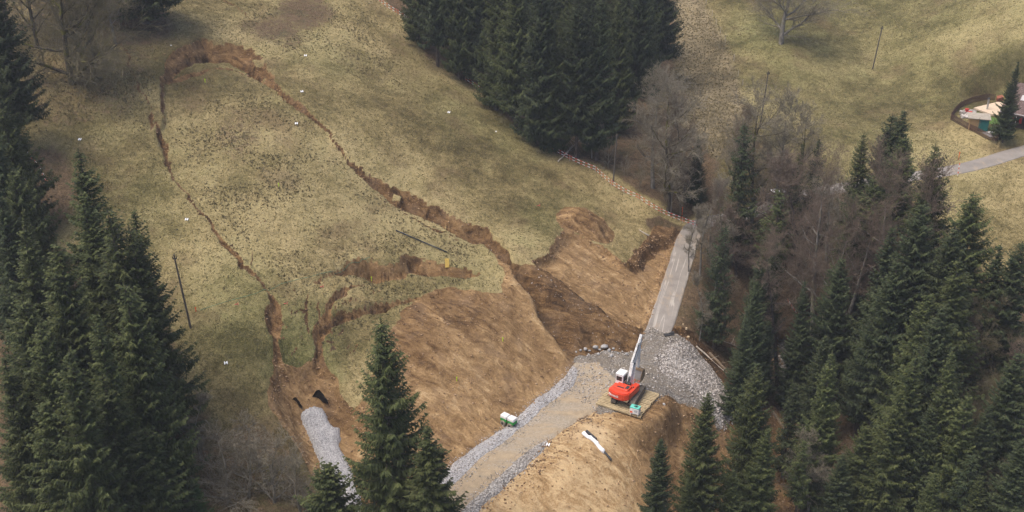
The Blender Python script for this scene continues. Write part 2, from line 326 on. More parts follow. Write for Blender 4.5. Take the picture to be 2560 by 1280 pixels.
# lower right spoil below the mat
LOW=[(1150,1400),(1160,1300),(1190,1255),(1260,1200),(1340,1130),(1400,1080),(1440,1050),(1480,1030),(1500,990),(1600,990),(1650,990),(1700,990),(1760,1060),(1850,1040),(1930,1010),(2000,1100),(2010,1190),(1990,1300),(1980,1450),(1500,1450)]
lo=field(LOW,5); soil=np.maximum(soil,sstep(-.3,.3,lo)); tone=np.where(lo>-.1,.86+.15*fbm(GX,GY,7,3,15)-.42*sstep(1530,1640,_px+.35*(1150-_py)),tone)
_l=field([(1470,1045),(1490,1035),(1530,1060),(1560,1100),(1600,1150),(1640,1200),(1640,1300),(1700,1300),(2000,1300),(2000,1050),(1700,1020),(1650,1020),(1600,1050)],5)
Z-=1.4*sstep(0,4,_l)*sstep(1500,1600,_px)
Z+=np.where(lo>0,.22*fbm(GX,GY,2.2,3,19)*sstep(0,1.5,lo),0)
pale=np.maximum(pale,sstep(0,2,field([(1380,1110),(1420,1070),(1480,1035),(1530,1070),(1550,1130),(1480,1110)],4)))
# soil bank right of the gravel fan
RB=[(1640,830),(1690,850),(1745,885),(1800,950),(1850,1000),(1850,960),(1770,870),(1700,835)]
rb=field(RB,5); soil=np.maximum(soil,sstep(-.6,.6,rb)*.9); tone=np.where(rb>-.5,.12,tone)
LT0=[(0,0),(330,0),(440,60),(400,130),(390,200),(330,290),(180,330),(80,320),(60,400),(-150,400),(-150,0)]
# red-brown patches on the upper meadow
rough=np.maximum(rough,.9*sstep(-2,2,field(LT0,9)))
for a,b,rx,s in [(760,30,7,.62),(690,70,6,.6),(720,90,5,.5),(600,330,6,.45),(120,480,5,.75),(90,440,5,.8),(330,60,8,.8),(480,240,4,.35),(1000,110,5,.4),(1080,150,5,.4),(100,520,5,.8),(640,65,4,.5)]:
    c=hit(a,b,0,Z0); q=np.hypot(WX-c[0],(WY-c[1])*.7); litter=np.maximum(litter,s*sstep(rx*1.3,rx*.3,q))
# leaf litter under the trees (woodland floor)
LT=[ [(0,0),(330,0),(440,60),(400,130),(390,200),(330,290),(180,330),(80,320),(60,400),(-150,400),(-150,0)],
 [(-150,620),(100,600),(230,640),(330,700),(420,800),(450,960),(470,1080),(490,1200),(500,1320),(-150,1320)],
 [(960,0),(1030,60),(1060,140),(1180,210),(1290,320),(1390,385),(1500,410),(1600,480),(1720,545),(1740,520),(1790,520),(1790,400),(1640,260),(1690,150),(1680,0)],
 [(1655,840),(1690,780),(1740,620),(1765,560),(1900,545),(2040,500),(2240,470),(2350,560),(2420,640),(2500,700),(2700,760),(2700,1300),(1900,1300),(1960,1100),(1830,960),(1740,870)]]
for k,q in enumerate(LT):
    f=field(q,9); litter=np.maximum(litter,sstep(-1.8,1.8,f)*(.42 if k==0 else .95))
_qq=field([(450,960),(560,1050),(660,1040),(720,1100),(800,1180),(830,1400),(480,1400)],5); litter=np.maximum(litter,.5*sstep(-2,2,_qq)); soil=np.maximum(soil,.40*sstep(-1,2,_qq)); tone=np.where(_qq>0,.5,tone)
litter=np.maximum(litter,.75*sstep(-.5,1,field([(640,560),(1600,540),(1650,530),(1720,560),(1690,600),(1640,600)] [1:],4)))
# rough brush strip and fence bank
br=field([(1650,-60),(1740,-60),(1790,60),(1840,170),(1870,270),(1880,350),(1760,420),(1690,300),(1660,150)],6); brush=np.maximum(brush,sstep(-1,1,br)); rough=np.maximum(rough,sstep(-1,1,br))
rough=np.maximum(rough,sstep(0,4,field([(470,920),(560,930),(640,960),(670,1040),(560,1060),(470,1010)],5)))
rough=np.maximum(rough,.45*sstep(-2,4,field([(560,0),(950,0),(1100,150),(1000,250),(780,180),(640,100)],8)))
rough=np.maximum(rough,.8*sstep(-2,4,field([(330,110),(400,130),(410,420),(330,370)],6)))
Z+=rough*(1-soil)*(.13*fbm(GX,GY,1.1,2,50)+.07*fbm(GX,GY,.45,1,51))
Z+=brush*.10*np.abs(fbm(GX,GY,1.0,2,52))
Z+=soil*(.10*fbm(GX,GY,1.0,3,60)+.05*fbm(GX,GY,.5,1,61))
for a,b,rx,s in [(590,760,8,.5),(750,850,6,.7),(640,780,6,.4),(1920,80,12,.75),(2050,120,9,.4),(1350,560,5,.35),(800,120,8,.3),(830,150,6,.3),(1150,270,8,.35),(1280,340,6,.3),(340,540,8,.25),(1150,640,6,.25),(2250,400,18,.35),(2050,250,16,.35)]:
    c=hit(a,b,0,Z0); q=np.hypot(WX-c[0],(WY-c[1])*.7); green=np.maximum(green,s*sstep(rx*1.3,rx*.2,q))
green=np.maximum(green,.42*sstep(1700,1900,_px)*sstep(430,150,_py))
_sm=sstep(.05,.4,soil)
for _ in range(2):
    Zb=Z.copy(); Zb[:,1:-1]=(Z[:,:-2]+2*Z[:,1:-1]+Z[:,2:])/4; Z=Z*(1-_sm)+Zb*_sm
# sunken asphalt road bed and level working platform
RD=[(1640,840),(1652,815),(1672,752),(1697,672),(1716,608),(1736,565),(1790,548),(1860,540),(1920,515),(1980,492),(2100,470),(2220,450),(2380,428),(2470,405),(2560,375),(2720,330)]
rdp=wp(RD); rz=base(rdp[:,0],rdp[:,1]); w=win(rdp,5)
d,V,_=seg(GX[w],GY[w],rdp,[(v,) for v in rz]); k=sstep(6.5,1.9,d)*(soil[w]<.5)+sstep(2.4,1.8,d)*(soil[w]>=.5); Z[w]=Z[w]*(1-k)+(V[0]-.02)*k; soil[w]=np.where((d<2.2)&(soil[w]<.5),soil[w]*.5,soil[w])
c=hit(1572,1003,0,Z0); PLX,PLY=c[0],c[1]
q=np.hypot(GX-PLX,GY-PLY); k=sstep(6.5,4.2,q); PZ=0.05; Z=Z*(1-k)+PZ*k
_pf=field([(1430,875),(1500,862),(1600,860),(1615,815),(1690,830),(1760,880),(1850,1000),(1850,1060),(1780,1060),(1660,1030),(1500,1045),(1395,1095),(1260,1215),(1130,1400),(930,1400),(1030,1235),(1200,1095),(1390,945)],4); _k=sstep(-.8,.2,_pf); tone=np.where(soil<.4,.5,tone); soil=np.maximum(soil,_k)
# garden terrace by the house
GD=[(2375,300),(2398,272),(2432,254),(2490,246),(2600,240),(2620,330),(2500,352),(2440,336)]
gz=9.0; gd=field([tuple(atz(q[0],q[1],gz)[:2]) for q in GD] and np.array([atz(q[0],q[1],gz)[:2] for q in GD]),7,False,True); _dr=np.full(GX.shape,99.); _w2=win(rdp,8); _dr[_w2]=seg(GX[_w2],GY[_w2],rdp)[0]; _k=sstep(-3.2,-.2,gd)*np.maximum(sstep(2.2,4.5,_dr),gd>0); Z=Z*(1-_k)+gz*_k
# ditch / ravine stream stones are placed later

idx=np.arange(NR*NC).reshape(NR,NC)
FQ=np.stack([idx[:-1,:-1],idx[:-1,1:],idx[1:,1:],idx[1:,:-1]],-1).reshape(-1,4)
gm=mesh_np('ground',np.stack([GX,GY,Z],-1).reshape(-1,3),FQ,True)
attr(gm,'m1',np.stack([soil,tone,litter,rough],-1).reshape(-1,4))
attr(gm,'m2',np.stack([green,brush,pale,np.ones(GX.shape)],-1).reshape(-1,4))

t=NT('ground_surface')
so,to,li,ro=t.attr('m1'); gr,bu,pa,_=t.attr('m2')
nL=t.noise(.045,3,.5); nM=t.noise(.22,5,.6); nS=t.noise(1.1,6,.65); nF=t.noise(5.5,5,.7); nX=t.noise(16,3,.7,src=t.map((1,.6,1)))
g1=t.m_('ADD',t.m_('MULTIPLY',nM,.45),t.m_('ADD',t.m_('MULTIPLY',nS,.4),t.m_('MULTIPLY',t.m_('ADD',t.m_('MULTIPLY',t.m_('SUBTRACT',nL,.5),2.2),.5),.35)))
g1=t.m_('ADD',g1,t.m_('MULTIPLY',t.m_('SUBTRACT',nF,.5),.55)); g1=t.m_('ADD',g1,t.m_('MULTIPLY',t.m_('SUBTRACT',nX,.5),.45))
g1=t.m_('ADD',t.m_('MULTIPLY',t.m_('SUBTRACT',g1,.6),1.7),.60)
grass=t.ramp(g1,[(.30,(.070,.055,.023)),(.48,(.156,.124,.053)),(.64,(.255,.200,.092)),(.86,(.40,.32,.16))])
grn=t.ramp(g1,[(.36,(.040,.052,.016)),(.55,(.090,.110,.034)),(.8,(.19,.19,.075))])
grass=t.mix(t.m_('MULTIPLY',t.m_('ADD',gr,t.m_('MULTIPLY',t.step(nM,.52,.75),.35)),.8,clamp=True),grass,grn)
# tussocks: dark gaps between clumps of old grass
ts=t.noise(3.1,4,.7,src=t.map((1,.62,1),(0,0,.5)),dist=.5)
gap=t.m_('MULTIPLY',t.m_('SUBTRACT',1.0,t.step(ts,.37,.47)),ro)
grass=t.mix(t.m_('MULTIPLY',gap,.42),grass,(.070,.056,.028))
grass=t.mix(t.m_('MULTIPLY',ro,.16),grass,(.11,.095,.048))
sx=t.n('SeparateXYZ'); t.l(t.co(),sx.inputs[0])
pg=t.noise(.07,4,.6,src=t.map((1,.6,1),(0,0,.7)),dist=.8)
grass=t.mix(t.m_('MULTIPLY',t.step(pg,.45,.62),.25),grass,t.mix(.5,grass,(.16,.16,.055)))
pb=t.noise(.12,4,.6,src=t.map((1,1,1),(0,0,1)))
grass=t.mix(t.m_('MULTIPLY',t.step(pb,.52,.70),.45),grass,(.13,.085,.048))
brc=t.ramp(g1,[(.36,(.075,.062,.034)),(.55,(.17,.135,.075)),(.8,(.28,.225,.13))])
grass=t.mix(bu,grass,brc)
lit=t.ramp(t.m_('ADD',t.m_('MULTIPLY',nF,.6),t.m_('MULTIPLY',nS,.4)),[(.35,(.045,.032,.018)),(.5,(.115,.080,.046)),(.68,(.22,.15,.088))])
lit=t.mix(t.m_('MULTIPLY',t.step(nM,.5,.65),.5),lit,(.05,.052,.022))
lf=t.step(t.m_('ADD',li,t.m_('MULTIPLY',t.m_('SUBTRACT',nS,.5),.9)),.3,.65)
col=t.mix(lf,grass,lit)
# soil
wn=t.n('TexNoise'); wn.inputs['Scale'].default_value=.07; t.l(t.co(),wn.inputs['Vector']); wc=t.n('VectorMath',operation='MULTIPLY_ADD'); t.l(wn.outputs['Color'],wc.inputs[0]); wc.inputs[1].default_value=(9,9,0); t.l(t.co(),wc.inputs[2]); wc=wc.outputs[0]
st=t.noise(.85,5,.62,src=t.map((.34,1.6,1),(0,0,0),t.map((1,1,1),(0,0,.55),wc)),dist=1.0); st2=t.noise(.42,8,.72,dist=1.2)
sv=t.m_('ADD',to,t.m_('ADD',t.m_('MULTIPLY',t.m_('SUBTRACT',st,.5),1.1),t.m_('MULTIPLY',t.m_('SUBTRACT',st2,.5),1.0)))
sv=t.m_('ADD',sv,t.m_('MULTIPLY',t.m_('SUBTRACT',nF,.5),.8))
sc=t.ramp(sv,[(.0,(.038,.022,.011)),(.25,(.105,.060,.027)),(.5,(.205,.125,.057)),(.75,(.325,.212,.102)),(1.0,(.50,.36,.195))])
sc=t.mix(t.m_('MULTIPLY',t.step(t.noise(.35,3),.5,.7),.35),sc,t.mix(.5,sc,(.26,.19,.13)))
sc=t.mix(t.m_('MULTIPLY',pa,.6),sc,(.56,.42,.25))
peb=t.step(t.vor(4.5,src=None),.11,.06)
sc=t.mix(t.m_('MULTIPLY',peb,.6),sc,(.42,.36,.28))
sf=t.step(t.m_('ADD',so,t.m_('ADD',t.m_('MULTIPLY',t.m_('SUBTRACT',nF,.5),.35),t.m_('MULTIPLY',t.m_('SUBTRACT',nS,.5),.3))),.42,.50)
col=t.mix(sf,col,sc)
hh=t.m_('ADD',t.m_('MULTIPLY',nF,.5),t.m_('ADD',t.m_('MULTIPLY',nX,.3),t.m_('MULTIPLY',t.mix(sf,ts,st),.9)))
ground_mat=t.fin(col,t.bump(hh,.22,.9),.95,0,.1)
gnd=link('ground',gm,ground_mat); tag(gnd,kind='structure')
# ---------------- gravel, road surfaces ----------------
def gravel_mat(name,cols,sc,dust=None,bd=.12):
    t=NT(name); v=t.n('TexVoronoi'); v.inputs['Scale'].default_value=sc; t.l(t.co(),v.inputs['Vector'])
    q=t.n('SeparateColor'); t.l(v.outputs['Color'],q.inputs[0])
    n=t.noise(.6,5,.65); f=t.m_('ADD',t.m_('MULTIPLY',q.outputs[0],.6),t.m_('MULTIPLY',n,.4))
    c=t.ramp(f,[(.15,cols[0]),(.5,cols[1]),(.85,cols[2])])
    if dust:
        st=t.noise(.42,5,.6,src=t.map((.35,1.9,1),(0,0,-.83)))
        c=t.mix(t.m_('MULTIPLY',t.step(t.m_('ADD',st,t.m_('MULTIPLY',t.m_('SUBTRACT',t.noise(6,4,.7),.5),.45)),.40,.60),.85),c,t.mix(t.step(t.noise(1.5,5,.7),.3,.7),dust,tuple(x*.72 for x in dust)))
    return t.fin(c,t.bump(t.m_('SUBTRACT',t.m_('MULTIPLY',n,.5),v.outputs['Distance']),bd,.9),.9,0,.15)
M={}
M['gravel']=gravel_mat('grey_gravel',[(.13,.118,.10),(.27,.25,.225),(.46,.43,.39)],5.5)
M['fine_gravel']=gravel_mat('pale_chippings',[(.24,.232,.225),(.38,.37,.36),(.52,.50,.485)],9)
M['hoggin']=gravel_mat('compacted_track',[(.24,.20,.145),(.30,.25,.18),(.37,.32,.25)],9,(.39,.30,.19),.03)
M['dirty_gravel']=gravel_mat('dirty_gravel',[(.10,.085,.07),(.19,.17,.14),(.33,.305,.27)],7.5,(.22,.185,.14))
def sheet(name,pix,mat,thick=.12,edge=.5,nz=.03,inner=None,label=None,kind='structure',cat=None,amp=None,wk=.45):
    f=field(pix,2.5,True,False,wk); m=f>-.9
    q=m[:-1,:-1]&m[1:,:-1]&m[:-1,1:]&m[1:,1:]
    h=Z+np.clip(f/edge,-1,1)*thick+nz*fbm(GX,GY,.6,2,71)+.04*fbm(GX,GY,2,2,72)
    if amp is not None: h=h+amp*(f>0)
    fq=FQ.reshape(NR-1,NC-1,4)[q]; ui,inv=np.unique(fq,return_inverse=True)
    V=np.stack([GX.ravel()[ui],GY.ravel()[ui],h.ravel()[ui]],-1)
    o=link(name,mesh_np(name,V,inv.reshape(-1,4),True),mat); tag(o,label,cat,None,kind); return o,f
APR=[(1432,882),(1470,872),(1500,868),(1545,880),(1600,868),(1610,822),(1632,806),(1652,830),(1690,846),(1745,885),(1790,935),(1822,990),(1834,1045),(1800,1062),(1770,1030),(1720,1010),(1660,1000),(1640,1010),(1600,1030),(1500,1035),(1480,1020),(1440,1000),(1410,985),(1400,955),(1442,908)]
o,fapr=sheet('gravel_platform',APR,M['dirty_gravel'],.16,.6,.06)
TRK=[(1442,906),(1500,900),(1560,960),(1500,1022),(1482,1030),(1400,1082),(1340,1132),(1262,1202),(1192,1258),(1130,1330),(960,1330),(1040,1245),(1130,1170),(1215,1105),(1300,1040),(1400,955)]
o,ftrk=sheet('gravel_track',TRK,M['hoggin'],.20,.5,.02)
VG=[(1438,912),(1456,930),(1440,968),(1385,1012),(1318,1068),(1258,1118),(1192,1170),(1120,1235),(1040,1330),(950,1330),(1030,1245),(1125,1168),(1212,1103),(1300,1036),(1398,955)]
o,fvg=sheet('gravel_verge',VG,M['fine_gravel'],.30,.6,.03)
VR=[(1375,1098),(1358,1125),(1308,1172),(1248,1228),(1200,1272),(1150,1330),(1080,1330),(1160,1262),(1225,1205),(1288,1148),(1335,1112)]
o,fvr=sheet('gravel_verge',VR,M['gravel'],.28,.5,.03)
DRN=[(748,1004),(762,992),(780,986),(800,992),(812,1010),(822,1032),(834,1040),(846,1038),(848,1062),(842,1075),(862,1120),(885,1175),(905,1235),(915,1330),(850,1330),(845,1235),(818,1180),(800,1130),(782,1085),(765,1040)]
o,fdr=sheet('gravel_drain',DRN,M['fine_gravel'],.34,.7,.02,amp=.35)
FANP=[(1680,862),(1720,872),(1760,905),(1800,955),(1822,995),(1834,1045),(1802,1060),(1770,1030),(1740,985),(1700,960),(1650,930),(1640,890)]
o,ffan=sheet('stone_fan',FANP,gravel_mat('pale_crushed_stone',[(.15,.135,.115),(.33,.305,.27),(.56,.52,.47)],4.0),.26,.9,.08)
ZT=Z.copy()
for f,tk,e,am in ((fapr,.16,.6,0),(ftrk,.2,.5,0),(fvg,.3,.6,0),(fvr,.28,.5,0),(fdr,.34,.7,.35),(ffan,.26,.9,0)):
    ZT=np.maximum(ZT,np.where(f>0,Z+np.clip(f/e,-1,1)*tk+am,-999))
def GT(x,y): return float(gsamp(ZT,x,y))
def hitT(px,py,h=0.): return hit(px,py,h,ZT)
# asphalt lane, crisp edges, broken end
def smoothpl(p,n=4):
    p=np.asarray(p,float)
    for _ in range(n):
        q=[p[0]]
        for a,b in zip(p[:-1],p[1:]): q+= [a*.75+b*.25,a*.25+b*.75]
        q.append(p[-1]); p=np.array(q)
    return p
cl=smoothpl(rdp,3); s=np.r_[0,np.cumsum(np.hypot(*np.diff(cl,axis=0).T))]
ss=np.arange(1.0,s[-1],.45); cx=np.interp(ss,s,cl[:,0]); cy=np.interp(ss,s,cl[:,1])
tx=np.gradient(cx); ty=np.gradient(cy); L=np.hypot(tx,ty); tx/=L; ty/=L
ln=np.linspace(-1.65,1.65,15)
X=cx[:,None]+ty[:,None]*ln; Y=cy[:,None]-tx[:,None]*ln
X[0]+=-tx[0]*(fbm(ln,ln*0,1.2,3,3)*1.3); Y[0]+=-ty[0]*(fbm(ln,ln*0,1.2,3,3)*1.3)
X[:,0]+=fbm(cx,cy,2,3,4)*.12;X[:,-1]+=fbm(cx,cy,2,3,14)*.12
ZZ=np.maximum(gsamp(Z,X,Y),gsamp(Z,cx,cy)[:,None]-.1)+.10-.03*(ln/1.65)**2+.02*fbm(X,Y,3,2,5)
n0,n1=X.shape
Vt=np.stack([X,Y,ZZ],-1).reshape(-1,3)
# skirt so the slab has thickness
lo_=Vt.reshape(n0,n1,3).copy(); lo_[...,2]-=.22
ii=np.arange(n0*n1).reshape(n0,n1); Fs=[np.stack([ii[:-1,:-1],ii[:-1,1:],ii[1:,1:],ii[1:,:-1]],-1).reshape(-1,4)]
jj=ii+n0*n1
Fs.append(np.stack([ii[:-1,0],ii[1:,0],jj[1:,0],jj[:-1,0]],-1)); Fs.append(np.stack([ii[1:,-1],ii[:-1,-1],jj[:-1,-1],jj[1:,-1]],-1)); Fs.append(np.stack([ii[0,1:],ii[0,:-1],jj[0,:-1],jj[0,1:]],-1))
t=NT('old_asphalt')
ns=t.noise(.5,5,.6); c=t.ramp(t.m_('ADD',t.m_('MULTIPLY',ns,.6),t.m_('MULTIPLY',t.noise(9,3,.7),.4)),[(.3,(.17,.15,.13)),(.55,(.25,.225,.195)),(.75,(.32,.29,.25))])
# meandering dried mud rills and tyre dirt
v=t.m_('ABSOLUTE',t.m_('SUBTRACT',t.noise(.8,2,.5,src=t.map((1.3,.05,.2),(0,0,0),t.map((1,1,1),(0,0,R(15)))),dist=.06),.5))
a_=t.m_('MULTIPLY',t.step(v,.020,.006),t.step(t.noise(.25,3),.36,.5))
sx=t.n('SeparateXYZ'); t.l(t.co(),sx.inputs[0]); a_=t.m_('MULTIPLY',a_,t.step(sx.outputs[1],156,150)); c=t.mix(t.m_('MULTIPLY',a_,.6),c,(.46,.42,.36)); c=t.mix(t.m_('MULTIPLY',t.step(t.noise(.35,5,.7,src=t.map((2,.6,1),(0,0,.2))),.52,.7),.6),c,(.36,.28,.19))
asp=t.fin(c,t.bump(t.noise(14,3),.02,.6),.85,0,.25)
road=link('road',mesh_np('road',np.vstack([Vt,lo_.reshape(-1,3)]),np.vstack(Fs),True),asp); tag(road,kind='structure')
# ---- loose stones: merged stuff, low polygon boulders ----
_ico=None
def ico():
    import bmesh
    bm=bmesh.new(); bmesh.ops.create_icosphere(bm,subdivisions=1,radius=1); V=np.array([v.co[:] for v in bm.verts]); Fq=np.array([[v.index for v in f.verts] for f in bm.faces]); bm.free(); return V,Fq
IV,IF=ico()
def stones(xs,ys,zs,rs,seed=1,flat=.7):
    g=np.random.default_rng(seed); n=len(xs); V=np.repeat(IV[None],n,0)*(1+g.uniform(-.28,.28,(n,12 if len(IV)==12 else len(IV),1)))
    V=V*g.uniform(.65,1.25,(n,1,3)); a=g.uniform(0,6.28,n); ca,sa=np.cos(a),np.sin(a)
    x=V[...,0]*ca[:,None]-V[...,1]*sa[:,None]; y=V[...,0]*sa[:,None]+V[...,1]*ca[:,None]; z=V[...,2]*flat
    V=np.stack([x,y,z],-1)*rs[:,None,None]+np.stack([xs,ys,zs+rs*flat*.45],-1)[:,None]
    Fq=(IF[None]+(np.arange(n)*len(IV))[:,None,None]); return V.reshape(-1,3),Fq.reshape(-1,3)
def scatter(f,n,seed,lo=.0,dens=None):
    """random points where mask field f>lo, area weighted"""
    g=np.random.default_rng(seed); ar=(Wd(ys)*.00115*np.gradient(ys))[:,None]*np.ones(GX.shape)
    p=np.where(f>lo,ar if dens is None else ar*dens,0); p[:9]=0; p[:,:26]=0; p[:,-26:]=0; p=p.ravel(); p/=p.sum()
    k=g.choice(len(p),n,p=p); x=GX.ravel()[k]+g.uniform(-.12,.12,n); y=GY.ravel()[k]+g.uniform(-.2,.2,n); return x,y
def stone_stuff(name,f,n,r0,r1,mat,seed,label,lo=0,dens=None):
    x,y=scatter(f,n,seed,lo,dens); g=np.random.default_rng(seed+1); r=r0+(r1-r0)*g.random(n)**2.5
    V,Fq=stones(x,y,gsamp(ZT,x,y),r,seed); o=link(name,mesh_np(name,V,Fq),mat); tag(o,label,'stones',None,'stuff'); return o
def island_mat(name,cols,rough=.9):
    t=NT(name); g=t.n('NewGeometry'); c=t.ramp(g.outputs['Random Per Island'],cols); n=t.noise(5,3)
    return t.fin(t.mix(t.m_('MULTIPLY',n,.35),c,t.mix(.5,c,(.2,.15,.1))),None,rough,0,.15)
M['stone']=island_mat('loose_stone',[(0,(.14,.125,.105)),(.5,(.29,.265,.235)),(.9,(.50,.46,.42)),(1,(.6,.56,.52))])
M['clod']=island_mat('soil_clod',[(0,(.14,.08,.042)),(.5,(.26,.165,.09)),(1,(.42,.29,.17))])
stone_stuff('loose_stones',fapr,3200,.03,.14,M['stone'],5,'grey loose stones scattered over the platform',.1)
stone_stuff('loose_stones',ffan,5600,.04,.15,M['stone'],6,'pale crushed stones on the fan slope',-.2)
stone_stuff('loose_stones',np.maximum(fvg,fvr),5000,.03,.09,M['stone'],7,'small pale stones on the track verges',-.4)
stone_stuff('loose_stones',ftrk,500,.03,.07,M['stone'],17,'scattered small stones on the haul track',.1)
rim=np.maximum.reduce([np.exp(-(be/1.2)**2),np.exp(-(cu/1.2)**2),np.exp(-(lo/2)**2),0*(pi>0),.10*(soil>.6)])
stone_stuff('soil_clods',soil,9000,.03,.15,M['clod'],8,'crumbled brown soil lumps over the excavation',.45,(rim+.06)*np.where(pi>-.3,.15,1)*(ftrk<.2)*(fapr<.2)*(fvg<.2)*(fvr<.2)*(fdr<0))
stone_stuff('loose_stones',pi,260,.03,.10,M['stone'],9,'grey stones washed out in the pit',.2)
M['rock']=simple('pale_rock',(.36,.35,.33),.9,0,.25,4)
g=np.random.default_rng(3)
BR=[(1440,880),(1452,876),(1463,873),(1474,877),(1488,870,.34),(1500,874),(1510,868,.46),(1522,878,.36),(1533,872),(1545,884),(1556,879),(1566,886),(1578,880),(1590,884),(1600,876),(1496,886),(1472,888),(1528,890),(1612,1012),(1660,1012),(1780,1000),(1812,1008)]
ords=['first','second','third','fourth','fifth','sixth','seventh','eighth','ninth','tenth','eleventh','twelfth','thirteenth','fourteenth','fifteenth','sixteenth','seventeenth','eighteenth','nineteenth','twentieth']
for i,b in enumerate(BR):
    p=hitT(b[0],b[1]); r=b[2] if len(b)>2 else g.uniform(.17,.28)
    V,Fq=stones(np.zeros(1),np.zeros(1),np.zeros(1),np.array([r]),30+i,.75)
    o=link('boulder',mesh_np('boulder',V,Fq),M['rock']); o.location=(p[0],p[1],p[2]-.03)
    k=sorted(range(15),key=lambda q:BR[q][0]).index(i) if i<15 else None
    lb=f'pale boulder, {ords[k]} from the left along the foot of the pit wall' if k is not None else ['grey boulder below the wall row, above the track head','grey boulder just in front of the leftmost wall boulders','grey boulder below the middle of the wall row','pale boulder at the front edge beside the timber mats','pale boulder right of the timber mats','pale boulder on the right edge of the stone fan','pale boulder lowest on the stone fan edge'][i-15]
    if k==6: lb='largest pale boulder at the foot of the pit wall'
    tag(o,lb,'boulder','boulders around the gravel platform')
# ---- grass tufts on the slope (uncountable) ----
def tufts(name,f,n,h0,h1,mat,seed,label,lo=0,dens=None,wd=.05,nb=4,cat='grass'):
    x,y=scatter(f,n,seed,lo,dens); g=np.random.default_rng(seed); z=gsamp(ZT,x,y)
    x=np.repeat(x,nb)+g.normal(0,.07,n*nb); y=np.repeat(y,nb)+g.normal(0,.07,n*nb); z=np.repeat(z,nb); m=n*nb
    a=g.uniform(0,6.28,m); h=g.uniform(h0,h1,m); l=g.uniform(.2,.9,m)*h; b=g.uniform(0,6.28,m); w_=wd*g.uniform(.6,1.3,m)
    V=np.stack([np.stack([x-np.cos(a)*w_,y-np.sin(a)*w_,z-.02],-1),np.stack([x+np.cos(a)*w_,y+np.sin(a)*w_,z-.02],-1),np.stack([x+np.cos(b)*l,y+np.sin(b)*l,z+h],-1)],1)
    o=link(name,mesh_np(name,V.reshape(-1,3),np.arange(m*3).reshape(-1,3)),mat); tag(o,label,cat,None,'stuff'); return o
M['straw']=island_mat('grass_blades',[(0,(.09,.085,.033)),(.3,(.16,.142,.058)),(.65,(.24,.205,.095)),(1,(.36,.30,.16))])
M['leaf_litter']=island_mat('dead_leaves',[(0,(.05,.03,.018)),(.4,(.12,.07,.04)),(.8,(.24,.15,.09)),(1,(.33,.23,.15))])
M['dull_straw']=island_mat('rough_grass_blades',[(0,(.06,.052,.024)),(.4,(.16,.135,.06)),(1,(.34,.27,.14))])
bare=np.maximum.reduce([soil*2,(litter>.5)*1.,(fapr>-.3)*1.,(ftrk>-.3)*1.,(fdr>-.3)*1.,(gd>-.5)*1.,(fvg>-.2)*1.])
dr,_,_=seg(GX,GY,rdp); bare=np.maximum(bare,(dr<1.9)*1.)
vis=((np.abs(_px-1280)<1400)&(_py>-60)&(_py<1320))*1.
tufts('grass_tufts',(vis>0)&(bare<.5)&(brush<.5)&(GY<270),80000,.06,.16,M['straw'],21,'straw coloured grass tufts over the slope',.5,1/(1+rough*0))
tufts('rough_grass',(vis>0)&(bare<.5)&(GY<300),12500,.10,.26,M['dull_straw'],22,'dark rough tussock grass',.5,(.02+rough**1.5*(brush<.3))*sstep(.25,.7,vnoise(GX,GY,3.5,90))+.5*brush,.07,5)
tufts('leaf_litter',(vis>0)&(litter>.4)&(dr>1.8)&(fapr<0),50000,.02,.10,M['leaf_litter'],23,'brown dead leaves on the woodland floor',.5,None,.09,2,'leaves')
# ---------------- trees ----------------
def bark(name,c1,c2,moss=0.):
    t=NT(name); n=t.noise(2.2,5,.65,src=t.map((3,3,.6)))
    c=t.mix(t.step(n,.35,.65),c1,c2)
    if moss: c=t.mix(t.m_('MULTIPLY',t.step(t.noise(.9,4,.6),.48,.62),moss),c,(.13,.125,.02))
    return t.fin(c,t.bump(n,.05,.8),.95,0,.1)
M['bark_spruce']=bark('spruce_bark',(.055,.042,.032),(.13,.105,.085))
M['bark_grey']=bark('grey_bark',(.11,.10,.085),(.25,.23,.195),.35)
M['bark_mossy']=bark('mossy_bark',(.05,.04,.028),(.12,.10,.07),.9)
M['twig_grey']=bark('grey_twigs',(.15,.13,.095),(.28,.245,.18),.12)
M['twig_red']=bark('reddish_twigs',(.115,.085,.062),(.21,.16,.12))
M['twig_moss']=bark('mossy_twigs',(.12,.10,.065),(.22,.19,.12),.45)
def needle(name,cs,k=.5):
    t=NT(name); g=t.n('NewGeometry'); oi=t.n('ObjectInfo'); a=t.n('Attribute',attribute_name='clump'); q=t.n('SeparateColor'); t.l(a.outputs['Color'],q.inputs[0])
    f=t.m_('ADD',t.m_('MULTIPLY',g.outputs['Random Per Island'],.35),t.m_('MULTIPLY',q.outputs[0],.65))
    c=t.ramp(f,[(0.,cs[0]),(.5,cs[1]),(1,cs[2])])
    c=t.mix(t.m_('MULTIPLY',oi.outputs['Random'],k),c,t.mix(1,c,(.80,.86,1.0),'MULTIPLY'))
    h=t.n('HueSaturation'); t.l(c,h.inputs['Color']); h.inputs['Saturation'].default_value=.92
    t.l(t.m_('ADD',.80,t.m_('MULTIPLY',oi.outputs['Random'],.4)),h.inputs['Value'])
    return t.fin(h.outputs[0],None,.75,0,.25)
M['needle']=needle('spruce_needles',[(.020,.031,.008),(.054,.068,.015),(.110,.120,.030)])
M['needle_dark']=needle('dark_fir_needles',[(.016,.027,.010),(.038,.052,.016),(.074,.086,.028)])
M['needle_young']=needle('young_spruce_needles',[(.04,.07,.015),(.08,.13,.03),(.14,.19,.05)])
def tube_mesh(segs,name,mat,parent=None,ns=5):
    V,Fq=tube_np(segs,ns); return mesh_np(name,V,Fq,ns>=5)
